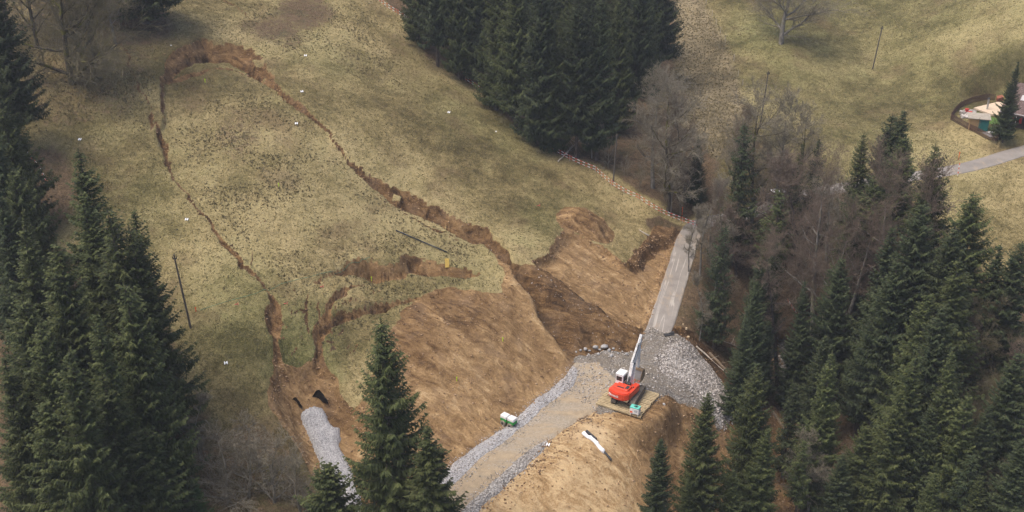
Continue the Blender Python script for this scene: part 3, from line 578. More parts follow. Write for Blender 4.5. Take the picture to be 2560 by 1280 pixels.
def tube_np(segs,ns=5):
    p0,p1,r0,r1=segs; n=len(p0); d=p1-p0; L=np.linalg.norm(d,axis=1,keepdims=True)+1e-9; d=d/L
    up=np.where(np.abs(d[:,2:3])<.9,np.array([[0,0,1.]]),np.array([[1.,0,0]])); a=np.cross(d,up); a/=np.linalg.norm(a,axis=1,keepdims=True); b=np.cross(d,a)
    th=np.arange(ns)*2*math.pi/ns; c=np.cos(th)[None,:,None]; s_=np.sin(th)[None,:,None]
    ring=a[:,None]*c+b[:,None]*s_
    V=np.concatenate([p0[:,None]+ring*r0[:,None,None],p1[:,None]+ring*r1[:,None,None]],1)
    k=np.arange(ns); f=np.stack([k,(k+1)%ns,(k+1)%ns+ns,k+ns],-1)
    Fq=f[None]+(np.arange(n)*2*ns)[:,None,None]
    return V.reshape(-1,3),Fq.reshape(-1,4)
def spruce_meshes(seed,h=28.,rb=3.9,zb=.08,dens=1.,droop=.35,shape=.8,twl=1.):
    g=np.random.default_rng(seed)
    # trunk
    nz=14; zz=np.linspace(-.6,h,nz+1); bx=np.cumsum(g.normal(0,.035,nz+1)); by=np.cumsum(g.normal(0,.035,nz+1)); R0=.0125*h
    rr=R0*(1-np.clip(zz/h,0,1))**.85+.02
    p=np.stack([bx,by,zz],-1); trunk=(p[:-1],p[1:],rr[:-1],rr[1:])
    A=[];Cl=[]; S0=[];S1=[];Q0=[];Q1=[]
    z=h*zb
    def add(a,b,c,cl): A.append(np.stack([a,b,c],1)); Cl.append(np.repeat(cl,3) if np.ndim(cl) else np.full(3*len(a),cl))
    asym=g.uniform(0,6.28)
    while z<h*.985:
        t=z/h; fr=(1-t)**shape
        low=min(1,(t-zb)/.10+.45)
        L0=rb*1.32*fr*low*(1+.12*math.sin(z*1.7+asym))+.25
        nb=max(4,int((7+g.integers(-1,2))*dens*(1 if t<.9 else .8)))
        az=g.uniform(0,6.28)
        for k in range(nb):
            a=az+k*6.283/nb+g.normal(0,.22); L=L0*g.uniform(.55,1.22)*(1+.14*math.cos(a-asym))
            if g.random()<.09: continue
            sl=.55*t-.12-droop*(1-t)*.8+g.normal(0,.07); cu=(.10+.16*(1-t))*(1+droop)
            dx,dy=math.cos(a),math.sin(a); cx_=np.interp(z,zz,bx); cy_=np.interp(z,zz,by); z0=z+g.uniform(-.15,.15)
            n=max(3,int(L/.20*dens)); tt=np.linspace(.14,1,n)+g.uniform(-.02,.02,n)
            s=L*tt; px=cx_+dx*s; py=cy_+dy*s; pz=z0+s*sl+cu*L*tt**2.2*1.0-.10*L*np.sin(tt*3.14)
            # wood
            m=4; tq=np.linspace(0,1,m+1); sq=L*tq; W_=np.stack([cx_+dx*sq,cy_+dy*sq,z0+sq*sl+cu*L*tq**2.2-.10*L*np.sin(tq*3.14)],-1)
            S0.append(W_[:-1]);S1.append(W_[1:]);Q0.append(.035*(1-tq[:-1])*L/3+.008);Q1.append(.035*(1-tq[1:])*L/3+.006)
            bc=g.uniform(.15,.85)
            for sd in (-1,1):
                l=(.34*L*(1-tt)**.75+.24)*g.uniform(.6,1.2,n)*twl; l=np.minimum(l,1.05)
                an=a+sd*(g.uniform(.65,1.15,n)-.35*tt); ux=np.cos(an); uy=np.sin(an); uz=-.10-.55*g.random(n)*(1.15-t)*(1+droop)
                tip=np.stack([px+ux*l,py+uy*l,pz+uz*l],-1); base_=np.stack([px,py,pz],-1)
                wv=.085+.05*g.random(n); wx=np.stack([-uy*wv,ux*wv,g.normal(0,.05,n)],-1)
                cl=np.clip(bc+g.normal(0,.16,n)+.18*(tt-.5),0,1)
                add(base_-wx,base_+wx,tip,cl)
                for fr_,an2 in ((.35,.75),(.35,-.75),(.68,.6),(.68,-.6)):
                    l2=l*.48*(1.15-fr_); q=base_+(tip-base_)*fr_; a2=an+an2; e=q+np.stack([np.cos(a2)*l2,np.sin(a2)*l2,(uz-.25)*l2],-1)
                    w2=(tip-base_)*(.085/np.maximum(l,.2))[:,None]
                    add(q-w2*.8,q+w2*.8,e,np.clip(cl+g.normal(0,.1,n),0,1))
                # hanging sprays
                hl=l*g.uniform(.35,.8,n)*(.5+.5*(1-t)); q=base_+(tip-base_)*.45
                add(q-(tip-base_)*.16,q+(tip-base_)*.16,q+np.stack([g.normal(0,.06,n),g.normal(0,.06,n),-hl],-1),np.clip(cl-.12,0,1))
        z+=(.30+.16*(1-t))*g.uniform(.8,1.2)*(h/28)**.5/ (dens**.5)
    # leader
    for q in range(10):
        a=g.uniform(0,6.28); zt=h-g.uniform(0,.9); add(np.array([[bx[-1]-.05,by[-1],zt]]),np.array([[bx[-1]+.05,by[-1],zt]]),np.array([[bx[-1]+.3*math.cos(a),by[-1]+.3*math.sin(a),zt+.28]]),.6)
    add(np.array([[bx[-1]-.05,by[-1],h-.3]]),np.array([[bx[-1]+.05,by[-1],h-.3]]),np.array([[bx[-1],by[-1],h+.5]]),.6)
    V=np.concatenate([x.reshape(-1,3) for x in A]); cl=np.concatenate(Cl); nT=len(V)//3
    bv,bf=tube_np((np.concatenate(S0),np.concatenate(S1),np.concatenate(Q0),np.concatenate(Q1)),3); bf=np.vstack([bf[:,:3],bf[:,[0,2,3]]])+len(V)
    Fq=np.vstack([np.arange(len(V)).reshape(-1,3),bf]); cl=np.r_[cl,np.full(len(bv),.5)]
    cm=mesh_np('crown',np.vstack([V,bv]),Fq,False,np.r_[np.zeros(nT,int),np.ones(len(bf),int)]); attr(cm,'clump',np.stack([cl,cl,cl,np.ones_like(cl)],-1))
    t1=tube_mesh(trunk,'trunk',None,ns=7)
    return t1,cm,None
def bare_meshes(seed,h=18.,spread=.45,fork=0,zl=.25,limbs=11,twigs=1.,up=.6,tr=.016,wig=.14,tw=.012,lk=.55):
    g=random.Random(seed); T=([],[],[],[]); B=([],[],[],[])
    def put(L_,a,b,r0,r1): L_[0].append(a);L_[1].append(b);L_[2].append(r0);L_[3].append(r1)
    def rdir(d,ang):
        v=Vector((g.gauss(0,1),g.gauss(0,1),g.gauss(0,1))); v=v-d*v.dot(d); v.normalize(); return (d*math.cos(ang)+v*math.sin(ang)).normalized()
    def grow(p,d,L,r,lev,store):
        n=max(2,int(3+2*(lev==1))) if lev<3 else 2
        st=L/n; pts=[(p,r)]
        for k in range(n):
            d=(d+Vector((g.gauss(0,wig),g.gauss(0,wig),g.gauss(0,wig*.7)+up*.10*(lev<4)))).normalized(); q=p+d*st; r2=max(.004,r*(1-.75*(k+1)/n))
            put(T if lev<=1 and r>.045 else B,tuple(p),tuple(q),max(tw,pts[-1][1]),max(tw*.8,r2)); p=q; pts.append((q,r2))
            if lev<4:
                m={1:3,2:3,3:3}[lev]
                m=int(m*twigs+g.random())
                for _ in range(m):
                    f=g.random(); b=pts[-2][0].lerp(q,f); grow(b,rdir(d,g.uniform(.45,.95)),L*g.uniform(.34,.6),r2*.55+.004,lev+1,store)
    top=h
    n=9; p=Vector((0,0,-.5)); d=Vector((g.gauss(0,.04),g.gauss(0,.04),1)).normalized(); r=tr*h
    for k in range(n):
        q=p+d*(h*(.88)/n); r2=tr*h*(1-(k+1)/n)**.8+.03
        put(T,tuple(p),tuple(q),r,r2)
        z=(k+1)/n
        if z>zl:
            m=max(1,int(limbs/(n*(1-zl))+g.random()))
            for _ in range(m):
                b=p.lerp(q,g.random()); a=g.uniform(0,6.28); el=g.uniform(.1,.9)*up+.15
                dd=Vector((math.cos(a)*math.cos(el),math.sin(a)*math.cos(el),math.sin(el))); L=h*spread*(1.05-.62*z)*g.uniform(.7,1.15)
                grow(b,dd,L,r2*lk+.012,1,None)
        p=q; r=r2; d=(d+Vector((g.gauss(0,.07),g.gauss(0,.07),.1))).normalized()
    for _ in range(3): grow(p,rdir(d,.35),h*.16,r*.8,1,None)
    f=lambda L_:(np.array(L_[0]),np.array(L_[1]),np.array(L_[2]),np.array(L_[3]))
    return tube_mesh(f(T),'trunk',None,ns=6),tube_mesh(f(B),'crown',None,ns=3)
PROT={}
def reg_spruce(key,ms,nm):
    t,c,b=ms; t.materials.append(M['bark_spruce']); c.materials.append(nm); c.materials.append(M['bark_spruce']); PROT[key]=('s',t,c,b)
for i in range(5): reg_spruce('s%d'%i,spruce_meshes(100+i,28,[3.7,4.2,3.4,3.9,4.4][i],[.08,.10,.06,.12,.05][i],1.,[.35,.45,.25,.4,.5][i],[.8,.75,.9,.85,.7][i]),M['needle'])
for i in range(3): reg_spruce('d%d'%i,spruce_meshes(200+i,28,[3.8,4.3,3.5][i],[.10,.18,.06][i],1.,[.3,.45,.35][i],[.75,.7,.85][i]),M['needle_dark'])
reg_spruce('f0',spruce_meshes(301,24,3.3,.10,.62,.15,.62,1.25),M['needle_dark'])   # thin fir
reg_spruce('f1',spruce_meshes(302,24,3.0,.34,.6,.35,.55,1.2),M['needle'])       # bare lower trunk
reg_spruce('f2',spruce_meshes(303,28,3.2,.45,.8,.45,.6,1.1),M['needle'])
reg_spruce('n0',spruce_meshes(305,27,4.4,.06,.86,.3,.72,1.15),M['needle'])      # near open-branched spruce
reg_spruce('y0',spruce_meshes(306,8,1.9,.04,1.1,.1,.8,.7),M['needle_young'])
reg_spruce('y1',spruce_meshes(307,9,2.2,.03,1.1,.25,.75,.75),M['needle'])
def reg_bare(key,ms,tm,bm):
    t,c=ms; t.materials.append(tm); c.materials.append(bm); PROT[key]=('b',t,c,None)
reg_bare('b0',bare_meshes(1,18,.42,zl=.22,limbs=14,twigs=0.7,up=.75,tw=0.014),M['bark_mossy'],M['twig_grey'])
reg_bare('b1',bare_meshes(2,20,.36,zl=.30,limbs=13,twigs=0.7,up=.85,tw=0.014),M['bark_grey'],M['twig_grey'])
reg_bare('b2',bare_meshes(3,17,.62,zl=.10,limbs=22,twigs=.92,up=.42,tr=.024,wig=.24,tw=.013,lk=.6),M['bark_mossy'],M['twig_moss'])
reg_bare('b3',bare_meshes(4,28,.26,zl=.5,limbs=11,twigs=.8,up=.8,tr=.014,tw=.009),M['bark_grey'],M['twig_red'])
reg_bare('b4',bare_meshes(5,16,.40,zl=.25,limbs=14,twigs=0.72,up=.8,tr=.014,tw=0.013),M['bark_spruce'],M['twig_red'])
reg_bare('b5',bare_meshes(6,12,.22,zl=.25,limbs=9,twigs=.75,up=.6,tr=.008),M['bark_grey'],M['twig_grey'])
reg_bare('b6',bare_meshes(7,7,.5,zl=.03,limbs=9,twigs=.55,up=.9,tr=.006,tw=.006),M['twig_grey'],M['twig_grey'])
reg_bare('b7',bare_meshes(8,26,.20,zl=.45,limbs=10,twigs=.7,up=.5,tr=.013),M['bark_spruce'],M['twig_red'])
reg_bare('b8',bare_meshes(9,9,.42,zl=.04,limbs=11,twigs=.55,up=1.,tr=.010,tw=.011,lk=.6),M['twig_grey'],M['twig_grey'])
reg_bare('b9',bare_meshes(12,15,.60,zl=.22,limbs=12,twigs=.85,up=.8,tr=.022,tw=.013,lk=.7,wig=.18),M['bark_grey'],M['twig_grey'])
HT={'b8':9,'b9':15,'s':28,'d':28,'f0':24,'f1':24,'f2':28,'n0':27,'y0':8,'y1':9,'b0':18,'b1':20,'b2':17,'b3':28,'b4':16,'b5':12,'b6':7,'b7':26}
def tree(key,x,y,z,h,wf=1.,label='',group=None,lean=0.,name=None):
    k,t,c,b=PROT[key]; H0=HT.get(key,HT.get(key[0])); s=h/H0
    cat='tree' if key!='b6' else 'shrub'
    nm=name or {'s':'spruce_tree','d':'fir_tree','f':'fir_tree','n':'spruce_tree','y':'young_spruce','b':'bare_tree'}[key[0]]
    if key=='b6': nm='bare_shrub'
    o=empty(nm,(x,y,z),rnd.uniform(0,6.28)); wf*=rnd.uniform(.88,1.14); o.scale=(s*wf*rnd.uniform(.93,1.07),s*wf,s)
    lk_=0 if key=='n0' else .011; o.rotation_euler=(rnd.gauss(0,lk_),rnd.gauss(0,lk_),o.rotation_euler[2])
    q=bpy.data.objects.new('trunk',t); C.objects.link(q); q.parent=o
    q=bpy.data.objects.new('crown',c); C.objects.link(q); q.parent=o
    if b:
        w=bpy.data.objects.new('branches',b); C.objects.link(w); w.parent=q
    tag(o,label,cat,group); return o
NTR=0
def place(row):
    """row: key, mode, px, py, h, wf, label, group.  mode 'b': foot seen at the pixel; 't': tip seen at the pixel"""
    key,mode,px,py,h,wf,label,group=row
    p=hit(px,py,0 if mode=='b' else h,Z); z=G(p[0],p[1])
    return tree(key,p[0],p[1],z-.1,h,wf,label,group)
def ordn(i): return (ords+['twenty-first','twenty-second','twenty-third','twenty-fourth','twenty-fifth','twenty-sixth'])[i]
def rows(lst,fmt,group):
    """lst of (key,mode,px,py,h,wf); ordinals run left to right"""
    L=sorted(lst,key=lambda r:r[2])
    for i,r in enumerate(L):
        k=r[0][0]; place((*r[:6],fmt.format(o=ordn(i),n=len(L)),group))
# spruces named one by one (tips or feet read from the photograph)
one=[
('n0','t',950,795,27,1.0,'tall open-branched spruce in the foreground with its tip against the brown face'),
('s3','t',1060,1068,19,1.35,'shorter spruce in the foreground just right of the tall open-branched one'),
('y1','t',822,1163,10.5,1.15,'small spruce in the foreground at the foot of the gravel drain'),
('y0','t',484,1198,5,1.,'bright green young spruce at the bottom edge among bare twigs'),
('s0','t',190,372,28,1.05,'large spruce with broad crown standing forward of the left forest, by the striped tape'),
('s2','t',338,520,26,1.0,'spruce on the meadow side of the left forest, nearest the utility pole'),
('y1','t',355,1075,12,1.05,'low dark spruce at the lower right corner of the left forest'),
('f0','t',1864,306,22,1.0,'thin dark fir right of the bend in the lane, sparse crown over the road'),
('d0','t',1650,1092,13,1.05,'small conifer at the bottom edge nearest the brown spoil, right of the wrapped pipe'),
('s1','t',1767,984,17,1.0,'spruce standing in front of the stone fan, its tip below the gravel'),
('s4','t',1897,917,19,1.0,'spruce rising beside the right edge of the stone fan'),
('s0','t',1912,1070,14,1.1,'spruce in front of and below the one beside the stone fan'),
('f1','t',2012,1094,13,1.1,'small pale green spruce left of the bare tree at the bottom right'),
('s3','t',2080,877,22,1.0,'pale green spruce with its tip in front of the tall bare trunks'),
('s2','t',2250,977,21,1.15,'pale green spruce with broad crown in the lower right forest'),
('d2','t',2505,610,20,1.0,'dark fir against the meadow at the right edge, left of its neighbour'),
('d1','t',2552,596,21,1.0,'dark fir cut by the right edge of the picture above the thicket'),
('d2','b',2507,352,13.5,.9,'slim dark spruce in front of the chalet corner'),
('s1','t',2350,362,30,1.1,'tallest spruce right of the lane gap, pointed tip against the meadow'),
('d0','t',2268,268,26,1.0,'dark fir with the highest tip in the right forest'),
('d1','t',2228,282,25,1.0,'dark fir with rounded tip just left of the highest tip of the right forest'),
('s4','t',2265,335,27,1.0,'green spruce in front of the two highest dark firs'),
('s0','t',2165,328,22,.9,'narrow spruce left of the two highest dark firs'),
('f0','t',2045,346,15,1.0,'small bluish fir behind the bare crowns at the middle right'),
('s2','t',2000,356,19,.75,'narrow yellow-green spruce right of the grey bare trees'),
('s3','t',2400,645,27,1.25,'massive dark spruce at the right, standing low in front of the meadow'),
('s4','t',2445,480,26,1.15,'spruce with sagging branches on the right outline of the forest'),
('s0','b',365,58,26,1.75,'dark spruce at the top edge left of the scarp, only its lowest branches in view'),
('d0','t',1748,335,12,1.1,'dark conifer half hidden behind the grey bare trees at the lane bend'),
]
for r in one: place((*r,'conifers of the valley'))
rows([('s1','t',-50,60,26,.9),('s3','t',-5,225,26,.9),('d0','t',-30,300,26,.9),('s4','t',25,420,24,.85),('d2','t',-10,470,24,.9),('s2','t',60,520,22,.85)],'dark spruce along the upper left picture edge, {o} from left','spruces of the left forest, upper row')
rows([('s3','t',57,560,26,1.),('s1','t',132,612,27,1.05),('s2','t',222,480,27,1.),('f2','t',285,505,28,1.05),('f2','t',320,560,26,1.)],'spruce in the middle row of the left forest, {o} from left','spruces of the left forest, middle row')
rows([('s4','t',48,740,25,1.05),('s0','t',170,862,27,1.1),('s1','t',90,820,24,1),('s2','t',232,780,25,1.),('s3','t',8,880,24,1.05),('f2','t',300,700,25,1),('s4','t',325,770,22,.85)],'spruce in the lower row of the left forest, {o} from left','spruces of the left forest, lower row')
rows([('s2','t',25,960,20,1.1),('s1','t',125,1000,21,1.1),('s0','t',262,930,21,1.),('s3','t',215,985,20,1.),('s4','t',300,1015,15,1.),('d0','t',180,1090,14,1.2),('d2','t',60,1120,14,1.2)],'spruce in the front row at the bottom left corner, {o} from left','spruces at the bottom left')
rows([('s0','b',1052,118,23,0.82),('d1','b',1095,165,25,0.86),('s1','b',1150,197,26,0.82),('d0','b',1205,222,27,0.86),('s2','b',1240,275,28,0.82),('s3','b',1292,318,28,0.86),('d2','b',1345,362,28,0.86),('s4','b',1378,372,23,0.82),('d1','b',1440,395,26,0.82),('d0','b',1492,400,27,0.82)],'dark spruce in the front row of the upper forest, {o} from left','spruces of the upper forest, front row')
rows([('d0','b',1120,60,25,0.82),('s1','b',1175,105,26,0.86),('d2','b',1235,150,27,0.82),('s3','b',1300,210,28,0.82),('d1','b',1365,262,28,0.82),('s0','b',1425,300,28,0.82),('d0','b',1480,315,27,0.86),('s2','b',1540,330,27,0.82),('d1','b',1585,300,28,0.82)],'dark spruce in the second row of the upper forest, {o} from left','spruces of the upper forest, second row')
rows([('s4','b',1090,-10,24,0.86),('d1','b',1170,20,25,0.82),('s0','b',1240,60,25,0.82),('d2','b',1320,110,26,0.82),('s2','b',1400,160,26,0.86),('d0','b',1470,200,27,0.82),('s1','b',1545,225,28,0.82),('s3','b',1610,245,29,0.86),('d1','b',1635,205,28,0.90),('d0','b',1580,150,26,0.82),('s4','b',1500,110,25,0.82),('d2','b',1430,60,24,0.82),('s0','b',1645,130,24,0.82)],'dark spruce in the rear rows of the upper forest, {o} from left','spruces of the upper forest, rear rows')
rows([('d1','t',-40,-90,24,.9),('d2','t',-60,110,24,1)],'dark conifer at the top left corner behind the bare oak, {o} from left','conifers of the top left corner')
rows([('d0','t',1900,700,17,1),('d2','t',1862,790,14,1.15),('s4','t',2200,440,27,1),('d2','t',2230,560,26,1.05),('d1','t',2310,500,28,1),('s0','t',2320,720,24,1.),('f0','t',1985,950,14,1.1),('d0','t',1940,590,16,.9),('d1','t',2250,650,25,1.1),('f0','t',1812,560,18,1.),('d2','t',2015,700,19,.9),('d1','t',2105,640,22,.9),('d0','t',2065,830,16,1.),('d1','t',2180,800,17,1.),('d0','t',1905,640,18,1.),('f1','t',1955,470,21,.9),('s2','t',2130,480,26,.9),('d0','t',2390,560,26,1.1),('d0','t',1925,800,12,.9)],'dark conifer inside the ravine forest, {o} from left','conifers inside the ravine forest')
rows([('s1','t',2338,1180,14,1),('f0','t',2442,1130,15,1.1),('s0','t',2458,1185,13,1.15),('s4','t',2192,1190,10,1.3),('d1','t',2545,872,20,1),('d2','t',2480,1010,18,1.05),('d0','t',2560,1090,17,1.05),('s2','t',2390,880,24,1.),('d1','t',2330,1010,18,1),('d0','t',2110,1130,13,1.1),('s0','t',2290,880,24,1.1),('d1','t',2360,760,26,1.),('s3','t',2430,980,20,1.1),('s1','t',2060,1010,15,1.1),('s4','t',2160,1060,15,1.1),('s3','t',1840,1170,10,1.2),('s2','t',1720,1190,8,1.2)],'spruce in the bottom right forest, {o} from left','spruces of the bottom right')
# bare trees
bt=[
('b2','b',180,210,20,.9,'large mossy bare oak with spreading limbs at the upper left'),
('b0','b',95,120,18,1.,'dark bare tree left of the large mossy oak'),
('b1','b',290,110,15,1.,'bare tree behind the large mossy oak at the upper left'),
('b4','b',150,70,18,1.3,'bare tree behind the mossy oak, nearest the top edge'),
('b1','b',230,60,16,1.,'twiggy bare tree behind the mossy oak, right of its crown'),
('b4','b',20,60,18,1.3,'bare tree at the top left corner'),
('b9','b',1952,110,16,1.25,'lone forked bare tree in the right meadow with the green patch below'),
('b0','b',1672,528,21,1.15,'large grey bare tree left of the lane bend'),
('b1','b',1632,470,18,1.1,'grey bare tree behind the forest end, left of the largest one by the lane'),
('b4','b',1712,505,17,1.,'bare tree just right of the large grey tree by the lane bend'),
('b5','b',1480,395,14,1.,'pale leafless tree in front of the upper forest spruces'),
('b0','b',1880,560,21,1.05,'tall mossy bare tree with twin stems right of the lane bend'),
('b1','b',1935,600,22,1.05,'mossy bare tree beside the white-roofed car'),
('b0','b',1985,520,16,1.,'small grey bare tree right of the white-roofed car'),
('b4','b',1830,470,14,1.,'bare tree left of the tall mossy twin stems, over the brush strip'),
('b5','b',1722,680,10,1.,'thin bare sapling at the right edge of the sloping lane'),
('b5','b',1751,690,15,1.,'taller thin bare sapling right of the lane'),
('b5','b',1748,850,9.5,1.,'slender pale sapling above the stone fan'),
('b7','b',1812,820,20,.9,'bare trunk with grey bark in the brushwood right of the lane'),
('b7','b',1938,880,18,.9,'crooked thin bare trunk with broken side branch in the ravine'),
('b3','b',2024,925,30,1.15,'tall pale bare trunk with reddish crown in the ravine forest'),
('b7','b',2097,852,28,.9,'dark straight trunk right of the tall pale one'),
('b7','b',2132,965,31,1.,'long straight reddish trunk leaning right in the ravine forest'),
('b3','b',2182,930,28,1.1,'tall bare tree with forked stem right of the long reddish trunk'),
('b7','t',1990,560,24,1.1,'slim bare tree with pale trunk in front of the ravine firs'),
('b3','t',2085,520,26,1.1,'tall bare tree left of the pair of dark fir tips'),
('b3','t',2150,540,25,1.1,'reddish bare tree in the ravine forest, behind the long trunks'),
('b4','t',2235,470,24,1.,'bare tree with purple-brown twigs between the spruces'),
('b4','t',2070,400,24,1.1,'wide reddish bare crown above the ravine'),
('b1','t',2110,430,23,1.1,'bare crown behind the wide reddish one, nearer the meadow'),
('b2','t',2500,745,15,1.1,'tangled brown bare tree at the right edge below the meadow'),
('b4','t',2555,790,15,1.2,'tangled bare tree cut by the right edge of the picture'),
('b4','t',2440,820,14,1.1,'brown bare tree left of the tangled ones at the right edge'),
('b2','t',2540,960,13,1.1,'bare tree low in the thicket at the right edge'),
('b1','t',2050,1085,12,1.2,'pale bare tree between the spruces at the bottom right'),
('b0','t',2130,1120,10,1.1,'small bare tree at the bottom right behind the pale one'),
('b8','t',600,1062,9,1.5,'pale bare tree at the lower left beside the cut'),
('b8','t',545,1075,9,1.3,'bare tree at the lower left nearest the left forest'),
('b8','t',665,1075,9,1.4,'bare tree with many stems nearest the brown cut'),
('b8','t',735,1130,8,1.3,'small bare tree right of the others beside the gravel drain'),
('b5','t',480,990,8,1.2,'thin bare tree at the foot of the left forest'),
('b4','b',1840,690,12,1.2,'reddish bare brush tree in the middle of the bank'),
('b5','b',1790,740,11,1.1,'thin bare tree halfway between lane and ravine'),
('b5','b',1775,640,12,1.1,'thin bare tree close to the thin fir at the lane'),
]
for r in bt: place((*r,'bare trees'))
SH=[(430,1090),(520,1190),(650,1180),(740,1200),(560,1250),(450,1240),
(1760,600),(1800,600),(1850,640),(1790,680),(1830,740),(1770,800),(1860,820),(1900,860),(1900,620),(1950,600),(2010,560),(2060,540),(1700,540),(1660,500),(1600,470),(1560,440),(1520,420),(2300,1050),(2200,1050),(2400,1100),(2450,940),(90,60),(150,140),(260,160),(300,70),(1660,290),(1700,330),(1760,380),(1820,430),(1890,450)]
for i,(a,b) in enumerate(sorted(SH)):
    p=hit(a,b); tree('b6',p[0],p[1],p[2]-.1,rnd.uniform(3,5.5),1.1,'low leafless grey-brown shrub in the undergrowth, %s counted from the left'%(['1st','2nd','3rd'][i] if i<3 else '%dth'%(i+1) if i%10>3 or i in(10,11,12,9,19,29,39) else '%d%s'%(i+1,{1:'st',2:'nd',3:'rd'}.get((i+1)%10,'th'))),'leafless shrubs')
# ---------------- machines, timber, small things ----------------
import bmesh
class B:
    """collects shaped primitives into one mesh"""
    def __init__(s): s.b=bmesh.new()
    def _add(s,bm,Mx):
        me=bpy.data.meshes.new('t'); bm.transform(Mx); bm.to_mesh(me); bm.free(); s.b.from_mesh(me); bpy.data.meshes.remove(me); return s
    def box(s,c,d,rz=0,rx=0,ry=0,bev=.02,taper=None):
        bm=bmesh.new(); bmesh.ops.create_cube(bm,size=1)
        for v in bm.verts:
            v.co=Vector((v.co.x*d[0],v.co.y*d[1],v.co.z*d[2]))
            if taper and v.co.z>0: v.co.x*=taper[0]; v.co.y*=taper[1]
        if bev: bmesh.ops.bevel(bm,geom=bm.edges[:],offset=bev,segments=2,affect='EDGES',profile=.6)
        return s._add(bm,Matrix.Translation(c)@Matrix.Rotation(rz,4,'Z')@Matrix.Rotation(ry,4,'Y')@Matrix.Rotation(rx,4,'X'))
    def cyl(s,a,b,r,r2=None,n=14):
        a=Vector(a); b=Vector(b); d=b-a; bm=bmesh.new(); bmesh.ops.create_cone(bm,cap_ends=True,segments=n,radius1=r,radius2=r if r2 is None else r2,depth=d.length)
        return s._add(bm,Matrix.Translation((a+b)/2)@d.to_track_quat('Z','Y').to_matrix().to_4x4())
    def prism(s,pts,w,x0=0,bev=.01,axis='x'):
        """closed outline (y,z) extruded by w across x, centred on x0"""
        bm=bmesh.new(); A=[bm.verts.new((x0-w/2,p[0],p[1])) for p in pts]; D=[bm.verts.new((x0+w/2,p[0],p[1])) for p in pts]; n=len(pts)
        bm.faces.new(A); bm.faces.new(D[::-1])
        for i in range(n): bm.faces.new((A[i],D[i],D[(i+1)%n],A[(i+1)%n]))
        bmesh.ops.recalc_face_normals(bm,faces=bm.faces[:])
        if bev: bmesh.ops.bevel(bm,geom=bm.edges[:],offset=bev,segments=1,affect='EDGES')
        return s._add(bm,Matrix.Identity(4))
    def plan(s,pts,z0,z1,bev=.04,top=1.):
        bm=bmesh.new(); A=[bm.verts.new((p[0],p[1],z0)) for p in pts]; D=[bm.verts.new((p[0]*top,p[1]*top,z1)) for p in pts]; n=len(pts)
        bm.faces.new(A[::-1]); bm.faces.new(D)
        for i in range(n): bm.faces.new((A[i],A[(i+1)%n],D[(i+1)%n],D[i]))
        bmesh.ops.recalc_face_normals(bm,faces=bm.faces[:])
        if bev: bmesh.ops.bevel(bm,geom=bm.edges[:],offset=bev,segments=2,affect='EDGES')
        return s._add(bm,Matrix.Identity(4))
    def tube(s,pts,r,n=8):
        for a,b in zip(pts[:-1],pts[1:]): s.cyl(a,b,r,None,n)
        return s
    def done(s,name,mat,parent=None,smooth=False,loc=None,rot=None):
        me=bpy.data.meshes.new(name); s.b.to_mesh(me); s.b.free()
        if smooth:
            for p in me.polygons: p.use_smooth=True
        o=link(name,me,mat,parent)
        if loc is not None: o.location=loc
        if rot is not None: o.rotation_euler=rot
        return o
M['red']=simple('orange_red_paint',(.66,.060,.022),.42,0,.07,2,.4,(.30,.10,.05))
M['white']=simple('white_paint',(.74,.73,.70),.45,0,.05,2,.4,(.50,.46,.40))
M['worn_white']=simple('worn_white_paint',(.66,.65,.62),.55,0,.14,5,.3,(.20,.18,.16))
M['black']=simple('black_steel',(.035,.034,.033),.55,0,.3,5)
M['track']=simple('dusty_track_steel',(.13,.112,.09),.8,0,.35,9,.2,(.26,.20,.13))
M['steel']=simple('scraped_steel',(.42,.40,.38),.45,.3,.15,6,.4,(.20,.14,.08))
M['glass']=simple('dark_glass',(.03,.02,.02),.12,0,.1,2,.6)
M['rust']=simple('soiled_bucket_steel',(.24,.17,.10),.8,.1,.3,5)
M['green']=simple('green_paint',(.025,.30,.055),.45,0,.1,3,.4,(.15,.13,.08))
M['teal']=simple('teal_paint',(.13,.50,.40),.5,0,.1,3,.3)
M['rubber']=simple('dusty_rubber',(.30,.26,.20),.9,0,.2,6,.1)
M['plastic']=simple('black_liner',(.022,.023,.026),.38,0,.2,3,.5)
M['fleece']=simple('white_fleece',(.80,.79,.78),.9,0,.06,4,.1)
M['yellow']=simple('yellow_board',(.62,.42,.10),.7,0,.08,4)
M['neon']=simple('neon_yellow_paint',(.55,.75,.03),.7,0,.05,4)
M['orange']=simple('orange_paint',(.80,.13,.03),.6,0,.05,4)
M['pink']=simple('pink_spray',(.75,.14,.13),.8,0,.05,4)
M['chalk']=simple('white_marker_board',(.82,.83,.84),.7,0,.03,4)
t=NT('weathered_timber'); g_=t.n('NewGeometry'); n_=t.noise(3,6,.7,src=t.map((1,9,9))); n2=t.noise(1.2,4)
M['timber']=t.fin(t.mix(t.m_('MULTIPLY',t.step(n2,.45,.7),.4),t.mix(t.m_('MULTIPLY',n_,1),t.ramp(g_.outputs['Random Per Island'],[(0,(.24,.18,.10)),(1,(.55,.43,.25))]),(.46,.37,.22)),(.15,.11,.065)),t.bump(n_,.02,.6),.9,0,.1)
M['pole']=simple('tarred_pole',(.10,.085,.07),.9,0,.25,3)
M['log']=simple('dead_wood',(.22,.165,.11),.9,0,.3,5)
M['pale_log']=simple('peeled_wood',(.42,.37,.30),.9,0,.2,5)
def P3(px,py,h=0): return hitT(px,py,h)
